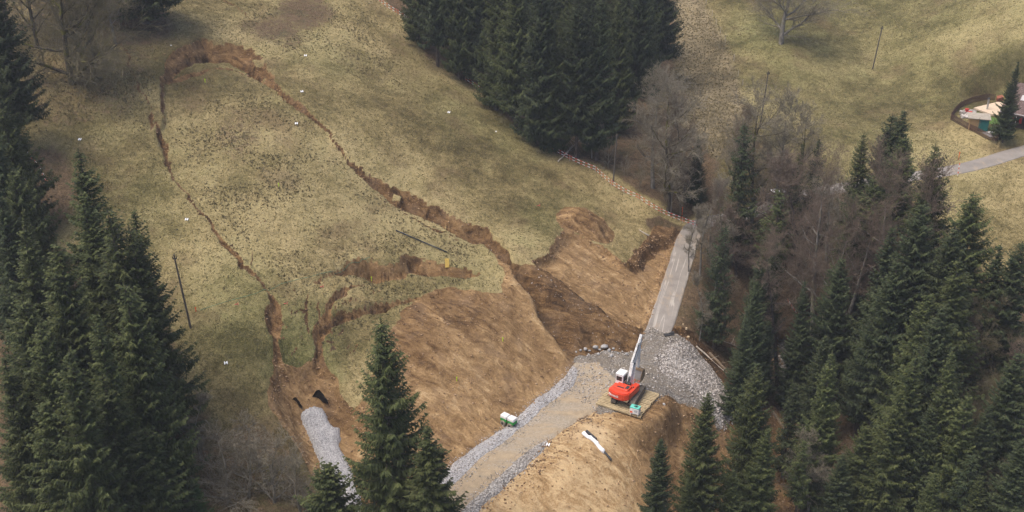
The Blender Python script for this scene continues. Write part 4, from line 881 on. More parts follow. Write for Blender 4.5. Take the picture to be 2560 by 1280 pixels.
# ---- timber mats: beams run along axis U, stacked along V ----
A=P3(1488,1010); Bq=P3(1600,1047); Dq=P3(1652,987)
PZt=PZ+.17
A=atz(1488,1008,PZt+.25); Bq=atz(1601,1043,PZt+.25); Dq=atz(1651,984,PZt+.25)
U=(Bq-A)[:2]; LU=np.hypot(*U); U/=LU; Vv=(Dq-Bq)[:2]; LV=np.hypot(*Vv); Vv/=LV
ang=math.atan2(U[1],U[0]); nm=6; wm=LV/nm
# make V perpendicular to U
Vp=np.array([-U[1],U[0]])
mat_names=['timber mat at the front edge, under the white tank','second timber mat from the front, behind the tank','third timber mat from the front, under the rear of the tracks','fourth timber mat from the front, under the track middle','fifth timber mat from the front, under the track fronts','rearmost timber mat, nearest the bucket']
Z_MAT=PZt+.02
for i in range(nm):
    c=Bq[:2]-U*LU/2+Vp*(wm*(i+.5)); o=empty('timber_mat',(c[0],c[1],Z_MAT),ang+rnd.uniform(-.012,.012)); tag(o,mat_names[i],'timber mat','timber mats under the excavator')
    nb=3
    for k in range(nb):
        yy=(k-1)*(wm-.05)/nb; L=LU*rnd.uniform(.965,1.01); b=B().box((rnd.uniform(-.07,.07),yy,.12+rnd.uniform(-.012,.012)),(L,(wm-.07)/nb-.085,.22),bev=.025); b.done('beam',M['timber'],o)
    b=B()
    for s_ in (-.4,.4): b.cyl((s_*LU,-wm/2+.04,.12),(s_*LU,wm/2-.04,.12),.03)
    b.done('tie_rod',M['rust'],o)
ZD=Z_MAT+.235
# ---- excavator ----
ec=atz(1560,1000,ZD); HB=R(-33)
ex=empty('excavator',(ec[0]+.05,ec[1]+.15,ZD),HB); tag(ex,'orange-red tracked excavator with white cab and white boom standing on timber mats','excavator')
# undercarriage turned a little against the house
ur=R(9)
for sx,nm_ in ((-1,'left'),(1,'right')):
    b=B(); L=4.3; r=.42; outl=[]
    for a in range(0,181,18): outl.append((L/2-r+math.sin(R(a))*r, r+math.cos(R(a))*r))
    for a in range(180,361,18): outl.append((-L/2+r+math.sin(R(a))*r, r+math.cos(R(a))*r))
    b.prism(outl,.40,sx*1.13+.22,0); 
    per=[];
    for q in range(len(outl)):
        p0=Vector(outl[q]); p1=Vector(outl[(q+1)%len(outl)]); d=(p1-p0).length; m=max(1,round(d/.19))
        for k in range(m): per.append((p0.lerp(p1,(k+.5)/m),math.atan2(p1.y-p0.y,p1.x-p0.x)))
    for c_,a_ in per: b.box((sx*1.13+.22,c_.x,c_.y),(.58,.155,.05),rx=a_,bev=0)
    tr=b.done('track',M['track'],ex); tr.rotation_euler=(0,0,ur); tr.location=(0,.55,0)
    b=B()
    for yy in (-1.5,-1.0,-.5,0,.5,1.0,1.5): b.cyl((sx*1.13+.22-.23,yy,.26 if abs(yy)<1.4 else .4),(sx*1.13+.22+.23,yy,.26 if abs(yy)<1.4 else .4),.14 if abs(yy)<1.4 else .30)
    b.done('roller',M['rust'],tr)
b=B().box((0,0,.55),(1.6,2.0,.4),bev=.05).cyl((0,0,.7),(0,0,1.0),.62,n=24); o=b.done('undercarriage',M['track'],ex); o.rotation_euler=(0,0,ur)
# upper body: curved counterweight to the rear (-y)
pl=[(-1.32,1.15),(-1.32,-1.2),(-1.22,-1.62),(-.8,-1.92),(0,-2.05),(.8,-1.92),(1.22,-1.62),(1.32,-1.2),(1.32,1.15)]
body=B().plan(pl,1.02,1.62,.06).box((0,-.35,1.60),(2.60,2.5,.5),bev=.06).done('body',M['red'],ex)
cw=B().plan([(-1.335,-1.0),(-1.335,-1.25),(-1.24,-1.68),(-.82,-2.0),(0,-2.13),(.82,-2.0),(1.24,-1.68),(1.335,-1.25),(1.335,-1.0)],1.08,1.98,.10,.985).done('counterweight',M['red'],ex)
B().prism([(-1.25,1.84),(-1.2,2.12),(.02,2.12),(.08,1.84)],1.7,.05,.03).done('engine_hood',M['red'],body)
B().box((.62,-.55,2.125),(.38,.7,.02),bev=0).box((-.1,-.9,2.125),(.9,.22,.015),bev=0).done('vent_grille',M['black'],body)
B().cyl((-.62,.25,1.85),(-.62,.25,2.30),.07).cyl((-.62,.25,2.30),(-.62,.16,2.36),.08).done('exhaust_pipe',M['black'],body)
B().cyl((-1.05,.45,1.85),(-1.05,.45,2.02),.09).cyl((1.0,.2,1.85),(1.0,.2,1.98),.08).done('filler_cap',M['black'],body)
B().box((.98,.78,1.62),(.66,.9,.55),bev=.04).done('tool_box',M['red'],body)
# handrail
rl=[(.72,.35,1.85),(.72,.35,2.5),(.72,1.05,2.5),(.72,1.05,1.88)]
B().tube(rl,.022).tube([(1.26,.3,1.85),(1.26,.3,2.45),(1.26,1.1,2.45),(1.26,1.1,1.85)],.022).done('handrail',M['red'],body)
B().prism([(-1.9,1.12),(-1.9,1.02),(.3,1.02),(.3,1.12)],2.66,0,0).done('skirt',M['rust'],body)
# cab on the left front
cab=B().prism([(.05,1.62),(.05,2.98),(.16,3.06),(1.25,3.06),(1.52,2.5),(1.62,1.62)],.98,-.82,.04).done('cab',M['white'],ex)
B().box((-.82,.045,2.55),(.72,.03,.55),bev=.03).done('window',M['glass'],cab)
B().box((-.325,.62,2.5),(.03,.85,.7),bev=.03).done('window',M['glass'],cab)
B().box((-1.315,.55,2.5),(.03,.72,.7),bev=.03).done('window',M['glass'],cab)
B().box((-.82,1.47,2.45),(.8,.03,.85),rx=R(16),bev=.02).done('windscreen',M['glass'],cab)
B().plan([(-1.34,.02),(-1.34,1.3),(-.30,1.3),(-.30,.02)],3.055,3.13,.03).done('roof',M['white'],cab)
# boom
def link_prism(name,pts,w,x0,mat,par,bev=.02): return B().prism(pts,w,x0,bev).done(name,mat,par)
P0=(.55,1.75); K=(1.35,4.25); P1=(2.65,6.15)
boomp=[(.30,1.65),(.75,1.5),(1.35,2.8),(1.78,4.05),(2.30,5.05),(2.86,6.0),(2.80,6.28),(2.55,6.32),(1.9,5.45),(1.15,4.45),(.85,3.4)]
boom=link_prism('boom',boomp,.40,.18,M['worn_white'],ex)
sp=[(3.35,7.15),(3.12,7.32),(2.72,6.55),(2.42,5.95),(2.45,5.2),(2.62,3.05),(2.86,3.0),(2.92,5.3),(3.0,6.1)]
stick=link_prism('stick',sp,.32,.18,M['worn_white'],ex)
for sx in (-.10,.46): B().cyl((sx,1.05,1.55),(sx,1.32,2.9),.085).cyl((sx,1.32,2.9),(sx,1.55,3.95),.05).done('boom_cylinder',M['worn_white'],ex)
B().cyl((.18,1.15,4.5),(.18,2.2,5.95),.10).cyl((.18,2.2,5.95),(.18,3.1,7.2),.055).done('stick_cylinder',M['worn_white'],ex)
B().cyl((.18,3.15,6.1),(.18,3.0,4.4),.085).cyl((.18,3.0,4.4),(.18,2.98,3.25),.05).done('bucket_cylinder',M['worn_white'],ex)
hs=B()
for dx in (-.08,0,.08,.16): hs.tube([(.18+dx,.35,1.9),(.18+dx,.55,2.55),(.18+dx,1.0,3.5),(.18+dx,1.2,4.55),(.18+dx,1.95,5.62),(.18+dx,2.4,6.2),(.18+dx,2.75,6.45)],.028,6)
hs.cyl((-.12,.45,2.0),(.5,.45,2.0),.2).cyl((-.1,1.38,4.3),(.46,1.38,4.3),.12); hs.cyl((-.02,2.68,6.1),(.38,2.68,6.1),.13); hs.done('hydraulic_hoses',M['black'],boom)
# bucket
bk_=B().prism([(2.55,3.05),(2.95,3.0),(3.25,2.55),(3.2,1.95),(2.75,1.55),(2.2,1.5),(2.0,1.6),(2.45,1.72),(2.85,2.0),(2.95,2.45),(2.72,2.75),(2.45,2.8)],1.45,.18,.01)
for sx in (-.56,.92): bk_.prism([(2.5,2.9),(2.95,3.0),(3.25,2.55),(3.2,1.95),(2.75,1.55),(2.2,1.5),(2.0,1.6),(2.15,2.3)],.05,sx,0)
bk_o=bk_.done('bucket',M['rust'],ex)
B().box((.18,2.43,2.2),(1.38,.03,1.2),rx=R(-17),bev=0).done('bucket_face',M['steel'],bk_o)
tb=B()
tb.box((.18,2.05,1.57),(1.5,.16,.05),bev=.01).done('cutting_edge',M['steel'],bk_o)
# lettering on the counterweight
def text(body_,size,par,loc,rot,mat,name='lettering',ext=.004):
    cu_=bpy.data.curves.new('t','FONT'); cu_.body=body_; cu_.size=size; cu_.extrude=ext; cu_.align_x='CENTER'; cu_.offset=size*.018; cu_.resolution_u=3
    o=bpy.data.objects.new('t',cu_); C.objects.link(o); dg=bpy.context.evaluated_depsgraph_get(); me=bpy.data.meshes.new_from_object(o.evaluated_get(dg)); C.objects.unlink(o); bpy.data.objects.remove(o)
    me.materials.clear(); q=link(name,me,mat,par); q.location=loc; q.rotation_euler=rot; return q
text('mack',.46,cw,(-.20,-2.135,1.42),(R(90),0,R(0)),M['white'])
lg=B(); lg.cyl((-.98,-1.99,1.60),(-.98,-1.88,1.60),.08).cyl((-.82,-2.04,1.48),(-.82,-1.92,1.48),.09).box((-.90,-1.98,1.54),(.22,.05,.09),ry=R(38),rz=R(-16),bev=.01).done('emblem',M['white'],cw)
# ---- white tank with teal lid ----
tc=atz(1588,1038,ZD); tk=empty('fuel_tank',(tc[0],tc[1]+.25,ZD),R(-26)+0.0); tag(tk,'small white fuel tank with teal lid and orange label on the timber mats','fuel tank')
bt_=B().box((0,0,.66),(1.30,.85,.86),bev=.04).done('tank',M['white'],tk)
B().box((0,0,1.15),(1.32,.87,.14),bev=.04).done('lid',M['teal'],tk)
for sx in (-.52,.52):
    for sy in (-.32,.32): B().box((sx,sy,.12),(.12,.12,.26),bev=.01).done('leg',M['white'],tk)
B().box((-.42,-.432,.50),(.34,.012,.30),bev=0).done('warning_label',M['orange'],tk)
b=B()
for q in range(14):
    a=q*6.283/14; b.cyl((.12+.25*math.cos(a),.0+.2*math.sin(a),1.26),(.12+.25*math.cos(a+.45),.2*math.sin(a+.45),1.26),.035,n=6)
b.cyl((.12,0,1.2),(.12,0,1.36),.1).done('coiled_hose',M['black'],tk)
b=B()
for k in range(4):
    b.box((.25,-.431,.86-.10*k),(.5-.06*(k%2),.008,.018),bev=0)
b.done('small_print',M['black'],tk); tk.scale=(.84,.84,.84)
# ---- trench roller ----
rc=P3(1272,1062); ro=empty('trench_roller',(rc[0],rc[1],rc[2]-.02),R(-38)); tag(ro,'small green and white articulated trench roller on the grey gravel verge','roller')
for sx,k in ((-.50,'rear'),(.50,'front')):
    fr=B().box((sx,0,.66),(.86,.80,.36),bev=.04).done('frame',M['green'],ro)
    B().prism([(-.41,.84),(-.41,1.12),(-.34,1.26),(.34,1.26),(.41,1.12),(.41,.84)],.88,sx,.05).done('hood',M['white'],fr)
    for sy in (-.41,.41):
        w_=B().cyl((sx,sy-.14,.30),(sx,sy+.14,.30),.30,n=20)
        for q in range(12):
            a=q*math.pi/6; w_.box((sx+.31*math.cos(a),sy,.30+.31*math.sin(a)),(.07,.26,.05),ry=-a,bev=0)
        w_.done('drum',M['rubber'],ro)
        B().cyl((sx,sy-.15,.30),(sx,sy+.15,.30),.17,n=16).done('hub',M['black'],ro)
B().box((0,0,.72),(.12,.5,.5),bev=.02).done('joint',M['black'],ro)
B().box((0,-.26,.6),(.09,.05,.12),bev=0).done('marker_light',M['orange'],ro)
# ---- pipes and rolls ----
def rope(name,pts,r,mat,label,cat,lift=0,n=10,group=None,sag=None,parent=None):
    b=B(); b.tube(pts,r,n); o=b.done(name,mat,parent,True)
    if label: tag(o,label,cat,group)
    return o
def gpts(pix,lift,n=6):
    p=[P3(*q) for q in pix]; out=[]
    for a,b in zip(p[:-1],p[1:]):
        for k in range(n): q=a+(b-a)*k/n; out.append((q[0],q[1],GT(q[0],q[1])+lift))
    q=p[-1]; out.append((q[0],q[1],GT(q[0],q[1])+lift)); return out
a=P3(990,578); b=P3(1118,633)
rope('plastic_pipe',[(a[0],a[1],G(a[0],a[1])+.15),((a[0]+b[0])/2,(a[1]+b[1])/2,max(G((a[0]+b[0])/2,(a[1]+b[1])/2)+.12,(a[2]+b[2])/2+.15)),(b[0],b[1],G(b[0],b[1])+.15)],.085,M['plastic'],'long black plastic pipe lying across the turf above the transverse crack','pipe')
bd=P3(1118,667); o=B().box((0,0,.0),(.55,.07,1.15),bev=.01).done('board',M['yellow']); o.location=(bd[0],bd[1],bd[2]+.55); o.rotation_euler=(R(-18),0,R(8)); tag(o,'yellow board standing upright in the transverse crack','board')
ra=P3(1456,1084); rb_=P3(1512,1134)
ra=np.array([ra[0],ra[1],GT(ra[0],ra[1])]); rb_=np.array([rb_[0],rb_[1],GT(rb_[0],rb_[1])])
n=14; pts=[]; b=bmesh.new(); rings=[]
dr_=(rb_-ra); Lr=np.linalg.norm(dr_); dr_/=Lr; sd_=np.cross(dr_,[0,0,1]); sd_/=np.linalg.norm(sd_); upv=np.cross(sd_,dr_)
for k in range(25):
    t_=k/24; c=ra+dr_*Lr*t_; c=c+sd_*.10*math.sin(t_*9)*t_; rr_=.225*(1+.10*math.sin(t_*23)+.07*math.sin(t_*41+1))*(.55 if k in(0,24) else 1); c[2]=GT(c[0],c[1])+rr_*.9
    rings.append([b.verts.new(c+(sd_*math.cos(q*6.283/n)+upv*math.sin(q*6.283/n))*rr_*(1+rnd.uniform(-.05,.05))) for q in range(n)])
for k in range(24):
    for q in range(n): b.faces.new((rings[k][q],rings[k][(q+1)%n],rings[k+1][(q+1)%n],rings[k+1][q]))
b.faces.new(rings[0][::-1]); b.faces.new(rings[-1])
me=bpy.data.meshes.new('fleece_roll'); b.to_mesh(me); b.free(); fl=empty('geotextile_roll',tuple(ra)); tag(fl,'roll of white fleece with a dark core end lying on the pale soil','fabric roll')
wr=link('fleece',me,M['fleece'],fl); wr.location=-Vector(ra)
for p_ in me.polygons: p_.use_smooth=True
e0=rb_-dr_*.3; e1=rb_+dr_*1.05; e1[2]=GT(e1[0],e1[1])+.2; e0[2]+=.25
B().tube([Vector(e0)-Vector(ra),Vector(e1)-Vector(ra)],.13,12).done('core',M['plastic'],fl)
f0=ra+dr_*.2-sd_*.35*1; f1=ra+dr_*Lr*.62-sd_*.3
off=-1 if (topix(*(ra-sd_))[0]>topix(*ra)[0]) else 1
q0=ra+dr_*.1-off*0; 
g0=P3(1466,1081); g1=P3(1490,1101)
B().tube([Vector((g0[0],g0[1],GT(g0[0],g0[1])+.2)),Vector((g1[0],g1[1],GT(g1[0],g1[1])+.2))],.16,10).done('plastic_pipe',M['plastic']).update_tag()
tag(bpy.data.objects['plastic_pipe.001'],'short dark pipe tucked behind the white fleece roll','pipe')
# pale pipes by the top bank
for i,(a_,b_,lb) in enumerate([((1603,580),(1624,590),'upper pale stick of the little bundle on the turf above the soil bank'),((1598,576),(1622,592),'lower pale stick of the little bundle on the turf above the soil bank')]):
    a=P3(*a_); b=P3(*b_); rope('stick_bundle',[(a[0],a[1],a[2]+.1),(b[0],b[1],b[2]+.12)],.05,M['pale_log'],lb,'stick')
# liner flaps at the head of the drain
def flap(px,py,w_,h_,rz,lean,label):
    p=P3(px,py); b=bmesh.new(); gr_=[]
    for j in range(6):
        row=[]
        for i in range(9):
            u=i/8-.5; v=j/5; x=u*w_*(1-.35*v*v); z=v*h_*(1-.6*(2*u)**2)+.04; y=.20*math.cos(u*5+1)*(1-v)+.28*v*h_*lean+.05*math.sin(i*2.1+j)
            row.append(b.verts.new((x,y,z)))
        gr_.append(row)
    for j in range(5):
        for i in range(8): b.faces.new((gr_[j][i],gr_[j][i+1],gr_[j+1][i+1],gr_[j+1][i]))
    bmesh.ops.solidify(b,geom=b.faces[:],thickness=.04)
    me=bpy.data.meshes.new('liner'); b.to_mesh(me); b.free()
    for q in me.polygons: q.use_smooth=True
    o=link('liner_sheet',me,M['plastic']); o.location=(p[0],p[1],p[2]-.08); o.rotation_euler=(0,0,rz); tag(o,label,'liner sheet','black liner at the gravel drain')
flap(743,1012,2.2,1.1,R(-38),-.3,'black liner flap at the left of the gravel drain head')
flap(800,1002,2.4,1.6,R(-20),-.2,'black liner flap raised at the right of the gravel drain head')
# ---- survey markers: white butterfly boards ----
mk=[(200,351,'by the upper left meadow, below the bare oak'),(467,551,'left of the long left crack'),(565,910,'lowest on the left meadow, left of the brown cut'),(741,311,'inside the upper slide, left of the long right crack'),(755,231,'just right of the upper long crack'),(764,141,'highest on the slope, right of the scarp'),(1122,283,'alone on the meadow left of the upper forest'),(428,116,'small, left of the scarp crest'),(1370,1114,'on the pale soil beside the haul track'),(1240,331,'tiny, below the upper forest edge')]
for px,py,lb in mk:
    p=P3(px,py); b=B(); s_=.36 if px not in (428,1240) else .2
    b.prism([(-.5*s_,-.03),(-.5*s_,.03),(.5*s_,.03),(.5*s_,-.03)],.34*s_,-.36*s_,0).prism([(-.5*s_,-.03),(-.5*s_,.03),(.5*s_,.03),(.5*s_,-.03)],.34*s_,.36*s_,0).box((0,0,0),(.5*s_,.16*s_,.06),bev=0)
    o=b.done('survey_marker',M['chalk']); o.location=(p[0],p[1],p[2]+.16); o.rotation_euler=(R(25),0,rnd.uniform(-.4,.4)); tag(o,'white survey marker '+lb,'survey marker','white survey markers on the slope')
for px,py,mt,lb in [(513,206,'neon','below the head scarp'),(697,467,'neon','in the middle of the slide'),(929,701,'neon','between the two transverse cracks'),(1257,853,'neon','right on the graded brown face'),(1142,952,'neon','lower on the graded brown face'),(590,762,'pink','left of the left crack'),(713,760,'pink','right of the left crack'),(803,718,'pink','left of the curved crack'),(1345,515,'pink','left of the spoil heap'),(490,779,'orange','at the foot of the utility pole'),(1705,538,'orange','tall one at the top of the lane'),(2396,400,'orange','upper snow pole at the far lane')]:
    p=P3(px,py); h=.45 if mt!='orange' else (1.3 if px>1600 else .5)
    b=B().cyl((0,0,-.1),(0,0,h),.05,n=6).box((.0,0,h),(.14,.04,.16),bev=0)
    if mt=='pink': b=B().box((0,0,.07),(.30,.05,.06),bev=0,rz=.5).box((.25,0,.12),(.06,.06,.34),bev=0)
    o=b.done('stake' if mt!='pink' else 'spray_mark',M[mt]); o.location=p; tag(o,{'neon':'neon yellow stake ','pink':'pink spray mark ','orange':'orange stake '}[mt]+lb,'stake' if mt!='pink' else 'mark')
p=P3(2394,439); sp_=empty('snow_pole',tuple(p)); tag(sp_,'red and white snow pole at the edge of the far lane','snow pole')
for k in range(6): B().cyl((0,0,k*.35),(0,0,k*.35+.35),.06,n=8).done('band',M['white'] if k%2==0 else M['orange'],sp_)
# ---- utility poles ----
def upole(px,py,h,lb,lean=0,cap=True):
    p=hit(px,py); o=empty('utility_pole',(p[0],p[1],p[2]-.2)); o.rotation_euler=(0,lean,0); tag(o,lb,'utility pole','wooden utility poles')
    B().cyl((0,0,0),(0,0,h),.125,.09,10).done('pole',M['pole'],o)
    if cap: B().box((0,0,h-.5),(.5,.1,.12),bev=.01).cyl((-.2,0,h-.45),(-.2,0,h-.2),.05).cyl((.2,0,h-.45),(.2,0,h-.2),.05).done('insulators',M['black'],o)
upole(477,820,9.6,'tall wooden utility pole on the left meadow',R(-4.5))
upole(2181,173,8.6,'wooden utility pole on the right meadow',R(5))
upole(1899,322,10.2,'wooden utility pole behind the grey bare trees',R(3))
upole(1533,455,8,'weathered utility pole at the edge of the upper forest',R(2))
upole(1677,540,6,'thin wooden pole beside the striped tape at the lane bend',R(0),False)
# ---- barrier tapes ----
M['tr']=simple('tape_red',(.62,.06,.05),.6,0,.05,5); M['tw']=simple('tape_white',(.75,.74,.73),.6,0,.05,5)
def tape(pix,label,h=.9,h2=.45,posts=True,pl=''):
    pp=[P3(*q) for q in pix]; root=empty('barrier_tape',tuple(pp[0])); tag(root,label,'barrier tape','striped barrier tapes')
    for hh_ in (h,h2):
        V=[];Fq=[];mi=[]; c=0
        for a,b in zip(pp[:-1],pp[1:]):
            L=np.hypot(*(b-a)[:2]); m=max(2,int(L/.38))
            for k in range(m+1):
                t_=k/m; q=a+(b-a)*t_; sg=-.16*4*t_*(1-t_)*min(1,L/8); V+=[(q[0],q[1],q[2]+hh_+sg-.035),(q[0],q[1]+.02,q[2]+hh_+sg+.035)]
            for k in range(m): i0=c+2*k; Fq.append((i0,i0+2,i0+3,i0+1)); mi.append(k%2)
            c+=2*(m+1)
        V=np.array(V)-pp[0]; link('tape',mesh_np('tape',V,np.array(Fq),False,mi),[M['tr'],M['tw']],root)
    if posts:
        for i,q in enumerate(pp):
            o=B().cyl((0,0,-.2),(0,0,1.05),.035,n=6).done('tape_post',M['pale_log']); o.location=q; tag(o,'thin wooden post of the striped tape %s, %s from its left end'%(pl,ordn(i)),'post','posts of the striped tapes')
tape([(940,0),(965,20),(992,37),(1016,52)],'red and white tape at the top edge beside the upper forest',pl='at the top edge')
tape([(1163,203),(1190,222),(1216,242)],'short red and white tape against the upper forest middle',pl='against the upper forest')
tape([(1360,360),(1378,376),(1424,403),(1488,430),(1528,465),(1560,485),(1595,500),(1650,535),(1706,558),(1752,572)],'long red and white tape from the upper forest down to the lane',pl='running to the lane')
tape([(58,368),(78,400),(100,430),(124,472)],'red and white tape beside the left forest',pl='beside the left forest')
tape([(1968,758),(1998,800),(2022,850),(2058,905)],'loose red and white tape down in the dark ravine',.7,.5,False)
# ---- meadow fence posts ----
fp=[(1765,12),(1780,40),(1790,62),(1801,83),(1813,106),(1834,152),(1845,190),(1857,214)]
for i,q in enumerate(fp):
    p=P3(*q); o=B().cyl((0,0,-.2),(0,0,1.25),.06,.05,8).done('fence_post',M['pale_log']); o.location=p; o.rotation_euler=(rnd.uniform(-.06,.06),rnd.uniform(-.06,.06),0); tag(o,'pale fence post between brush strip and right meadow, %s from the top'%ordn(i),'fence post','fence posts along the brush strip')
# ---- fallen trunks, stumps ----
def log(pix,r0,r1,mat,lb,br=0,lift=.15):
    a=P3(*pix[0]); b=P3(*pix[1]); z0=GT(a[0],a[1])+lift; z1=GT(b[0],b[1])+lift; o=empty('fallen_trunk',(a[0],a[1],z0)); tag(o,lb,'fallen trunk')
    d=Vector((b[0]-a[0],b[1]-a[1],z1-z0)); n_=7; bb=B(); pr=Vector((0,0,0))
    for k in range(n_):
        q=d*((k+1)/n_)+Vector((rnd.gauss(0,.05),rnd.gauss(0,.05),rnd.gauss(0,.04))); bb.cyl(pr,q,r0+(r1-r0)*k/n_,r0+(r1-r0)*(k+1)/n_,8); pr=q
    bb.done('trunk',mat,o)
    if br:
        bb=B()
        for k in range(br):
            s_=d*rnd.uniform(.3,1); v=Vector((rnd.gauss(0,.6),rnd.gauss(0,.6),abs(rnd.gauss(.4,.3)))); bb.cyl(s_,s_+v*rnd.uniform(.7,1.5),.03,.01,5)
        bb.done('branch',mat,o)
log([(1740,868),(1822,940)],.12,.05,M['pale_log'],'thin pale trunk lying along the bank right of the stone fan',6)
log([(1772,884),(1850,962)],.2,.1,M['log'],'thicker mossy trunk lying beside the thin pale one',8)
log([(1931,1032),(1990,1110)],.24,.16,M['log'],'brown felled trunk lying across the soil below the ravine')
log([(1988,1102),(1968,1062)],.08,.04,M['log'],'thin branchy piece standing up beside the brown felled trunk',7)
log([(1795,852),(1880,880)],.07,.03,M['pale_log'],'long thin branch on the bank above the stone fan',5)
log([(2110,770),(2050,830)],.16,.1,M['log'],'rotting trunk deep inside the ravine forest',4)
log([(1395,408),(1432,368)],.10,.05,M['pale_log'],'broken leaning branch over the tape at the upper forest edge',9,.3)
log([(1410,395),(1452,352)],.07,.03,M['pale_log'],'second broken branch leaning behind the first at the forest edge',7,.4)
for i,(q,lb) in enumerate([((1708,812),'smallest fresh stump, beside the lane end'),((1716,822),'fresh pale stump just below the smallest one'),((1721,843),'larger fresh stump nearest the stone fan')]):
    p=P3(*q); o=B().cyl((0,0,-.1),(0,0,.15),.10+.03*i,.09+.03*i,12).done('tree_stump',simple('cut_wood%d'%i,(.62,.48,.30),.8)); o.location=p; tag(o,lb,'stump')
p=P3(1672,838); o=B().box((0,0,.1),(1.3,.5,.1),bev=.02,rx=.15).box((.5,.2,.18),(.8,.4,.09),rz=.5,rx=-.1,bev=.02).done('asphalt_slab',M['black']); o.location=p; o.rotation_euler=(0,0,.3); tag(o,'broken dark asphalt slab at the end of the lane','asphalt piece')
# coil of cable on the pale soil
p=P3(1463,1052); b=B(); pr=None
for k in range(23):
    a=k*6.283/22; q=(.72*math.cos(a),.5*math.sin(a),.06)
    if pr: b.cyl(pr,q,.055,n=6)
    pr=q
o=b.done('cable_loop',M['log']); o.location=(p[0],p[1],GT(p[0],p[1])+.02); tag(o,'brown loop of hose lying on the pale soil','hose loop')
# green rope from the left pole over the slide
rp=gpts([(500,777),(560,757),(640,735),(700,712),(780,692),(870,664),(925,645)],.08,8)
rope('guide_rope',rp,.02,simple('green_rope',(.06,.22,.14),.8),'thin green rope running over the turf from the left pole','rope',n=5)
# ---- stream stones in the ravine ----
g=np.random.default_rng(5); xs=[];yv=[]
for k in range(900):
    s_=g.random(); pl_=[(1958,850),(1962,900),(1958,950),(1968,990),(1975,1060)]; i=min(3,int(s_*4)); f=s_*4-i; q=hit(pl_[i][0]*(1-f)+pl_[i+1][0]*f+g.normal(0,7),pl_[i][1]*(1-f)+pl_[i+1][1]*f); xs.append(q[0]); yv.append(q[1]+g.normal(0,.3))
xs=np.array(xs); yv=np.array(yv); V,Fq=stones(xs,yv,gsamp(ZT,xs,yv),g.uniform(.06,.24,900),8); M['wet']=island_mat('wet_stone',[(0,(.05,.048,.043)),(.6,(.12,.115,.10)),(1,(.24,.23,.21))]); o=link('stream_stones',mesh_np('stream_stones',V,Fq),M['wet']); tag(o,'grey stones of the little stream bed in the ravine','stones',None,'stuff')
# second liner / pallet near the drain and small sheet behind the foreground spruce
HAZE=0.00028
# ---------------- parked car ----------------
cp=hit(1953,500); cpx,cpy=cp[0],cp[1]
car=empty('parked_car',(cpx,cpy,cp[2]+.02),R(18)); tag(car,'parked car with white roof half hidden behind the bare trees','car')
sdp=[(-2.15,.35),(-2.2,.8),(-2.05,1.0),(-1.75,1.08),(.95,1.02),(1.9,.88),(2.15,.7),(2.2,.35)]
M['carpaint']=simple('car_paint_dark',(.05,.06,.07),.3,0,.05,3,.5); M['carwhite']=simple('car_roof_white',(.85,.85,.84),.35,0,.03,3,.5)
b=B().prism(sdp,1.78,0,.05); bo=b.done('body',M['carpaint'],car); bo.rotation_euler=(0,0,R(-90))
b=B().prism([(-1.85,1.02),(-1.55,1.55),(.25,1.55),(1.0,1.0)],1.55,0,.04); cb=b.done('windows',M['glass'],car); cb.rotation_euler=(0,0,R(-90))
b=B().prism([(-1.62,1.53),(-1.5,1.66),(.15,1.66),(.30,1.53)],1.62,0,.03); q=b.done('roof',M['carwhite'],car); q.rotation_euler=(0,0,R(-90))
for sx in (-1.35,1.35):
    for sy in (-.82,.82):
        w_=B().cyl((sx,sy-.11,.33),(sx,sy+.11,.33),.33,n=18).done('wheel',M['black'],car); B().cyl((sx,sy-.12,.33),(sx,sy+.12,.33),.19,n=12).done('rim',M['steel'],w_)
# ---------------- chalet and garden ----------------
t=NT('roof_tiles'); wv=t.n('TexBrick'); wv.inputs['Scale'].default_value=1.; t.l(t.map((1.0,1.0,1.0)),wv.inputs['Vector']); wv.inputs['Color1'].default_value=(.13,.085,.075,1); wv.inputs['Color2'].default_value=(.19,.13,.115,1); wv.inputs['Mortar'].default_value=(.05,.035,.03,1); wv.inputs['Mortar Size'].default_value=.03; wv.inputs['Brick Width'].default_value=.42; wv.inputs['Row Height'].default_value=.38
M['tiles']=t.fin(t.mix(t.m_('MULTIPLY',t.noise(2,4),.4),wv.outputs[0],(.11,.09,.07)),t.bump(wv.outputs[1],.05,-.8),.85)
t=NT('dark_boards'); wv=t.n('TexWave',wave_type='BANDS',bands_direction='Z'); wv.inputs['Scale'].default_value=1.3; t.l(t.co(),wv.inputs[0])
M['boards']=t.fin(t.mix(wv.outputs[1],(.030,.018,.014),(.06,.035,.026)),t.bump(wv.outputs[1],.03,.6),.8)
t=NT('shed_boards'); wv=t.n('TexWave',wave_type='BANDS',bands_direction='Z'); wv.inputs['Scale'].default_value=2.2; t.l(t.co(),wv.inputs[0])
M['shedwood']=t.fin(t.mix(wv.outputs[1],(.30,.19,.09),(.46,.31,.15)),t.bump(wv.outputs[1],.03,.6),.75)
M['shutter']=simple('red_shutter',(.45,.035,.03),.6); M['tarp']=simple('teal_tarp',(.02,.13,.12),.6); M['fencewood']=simple('brown_fence_wood',(.085,.048,.035),.85,0,.3,6)
M['deck']=simple('pale_decking',(.60,.47,.34),.8,0,.1,3); M['concrete']=simple('pale_concrete',(.45,.43,.41),.9,0,.12,3); M['shedroof']=simple('shed_roof_felt',(.34,.30,.24),.9,0,.12,2)
gz=9.0
def GZ(px,py,dz=0): return atz(px,py,gz+dz)
hc=GZ(2514,314); h=empty('chalet',(hc[0],hc[1],gz),R(-38)); tag(h,'dark timber chalet with brown tiled roof and red shutters at the right edge','house')
LH=11.; WH=9.; HH=3.0
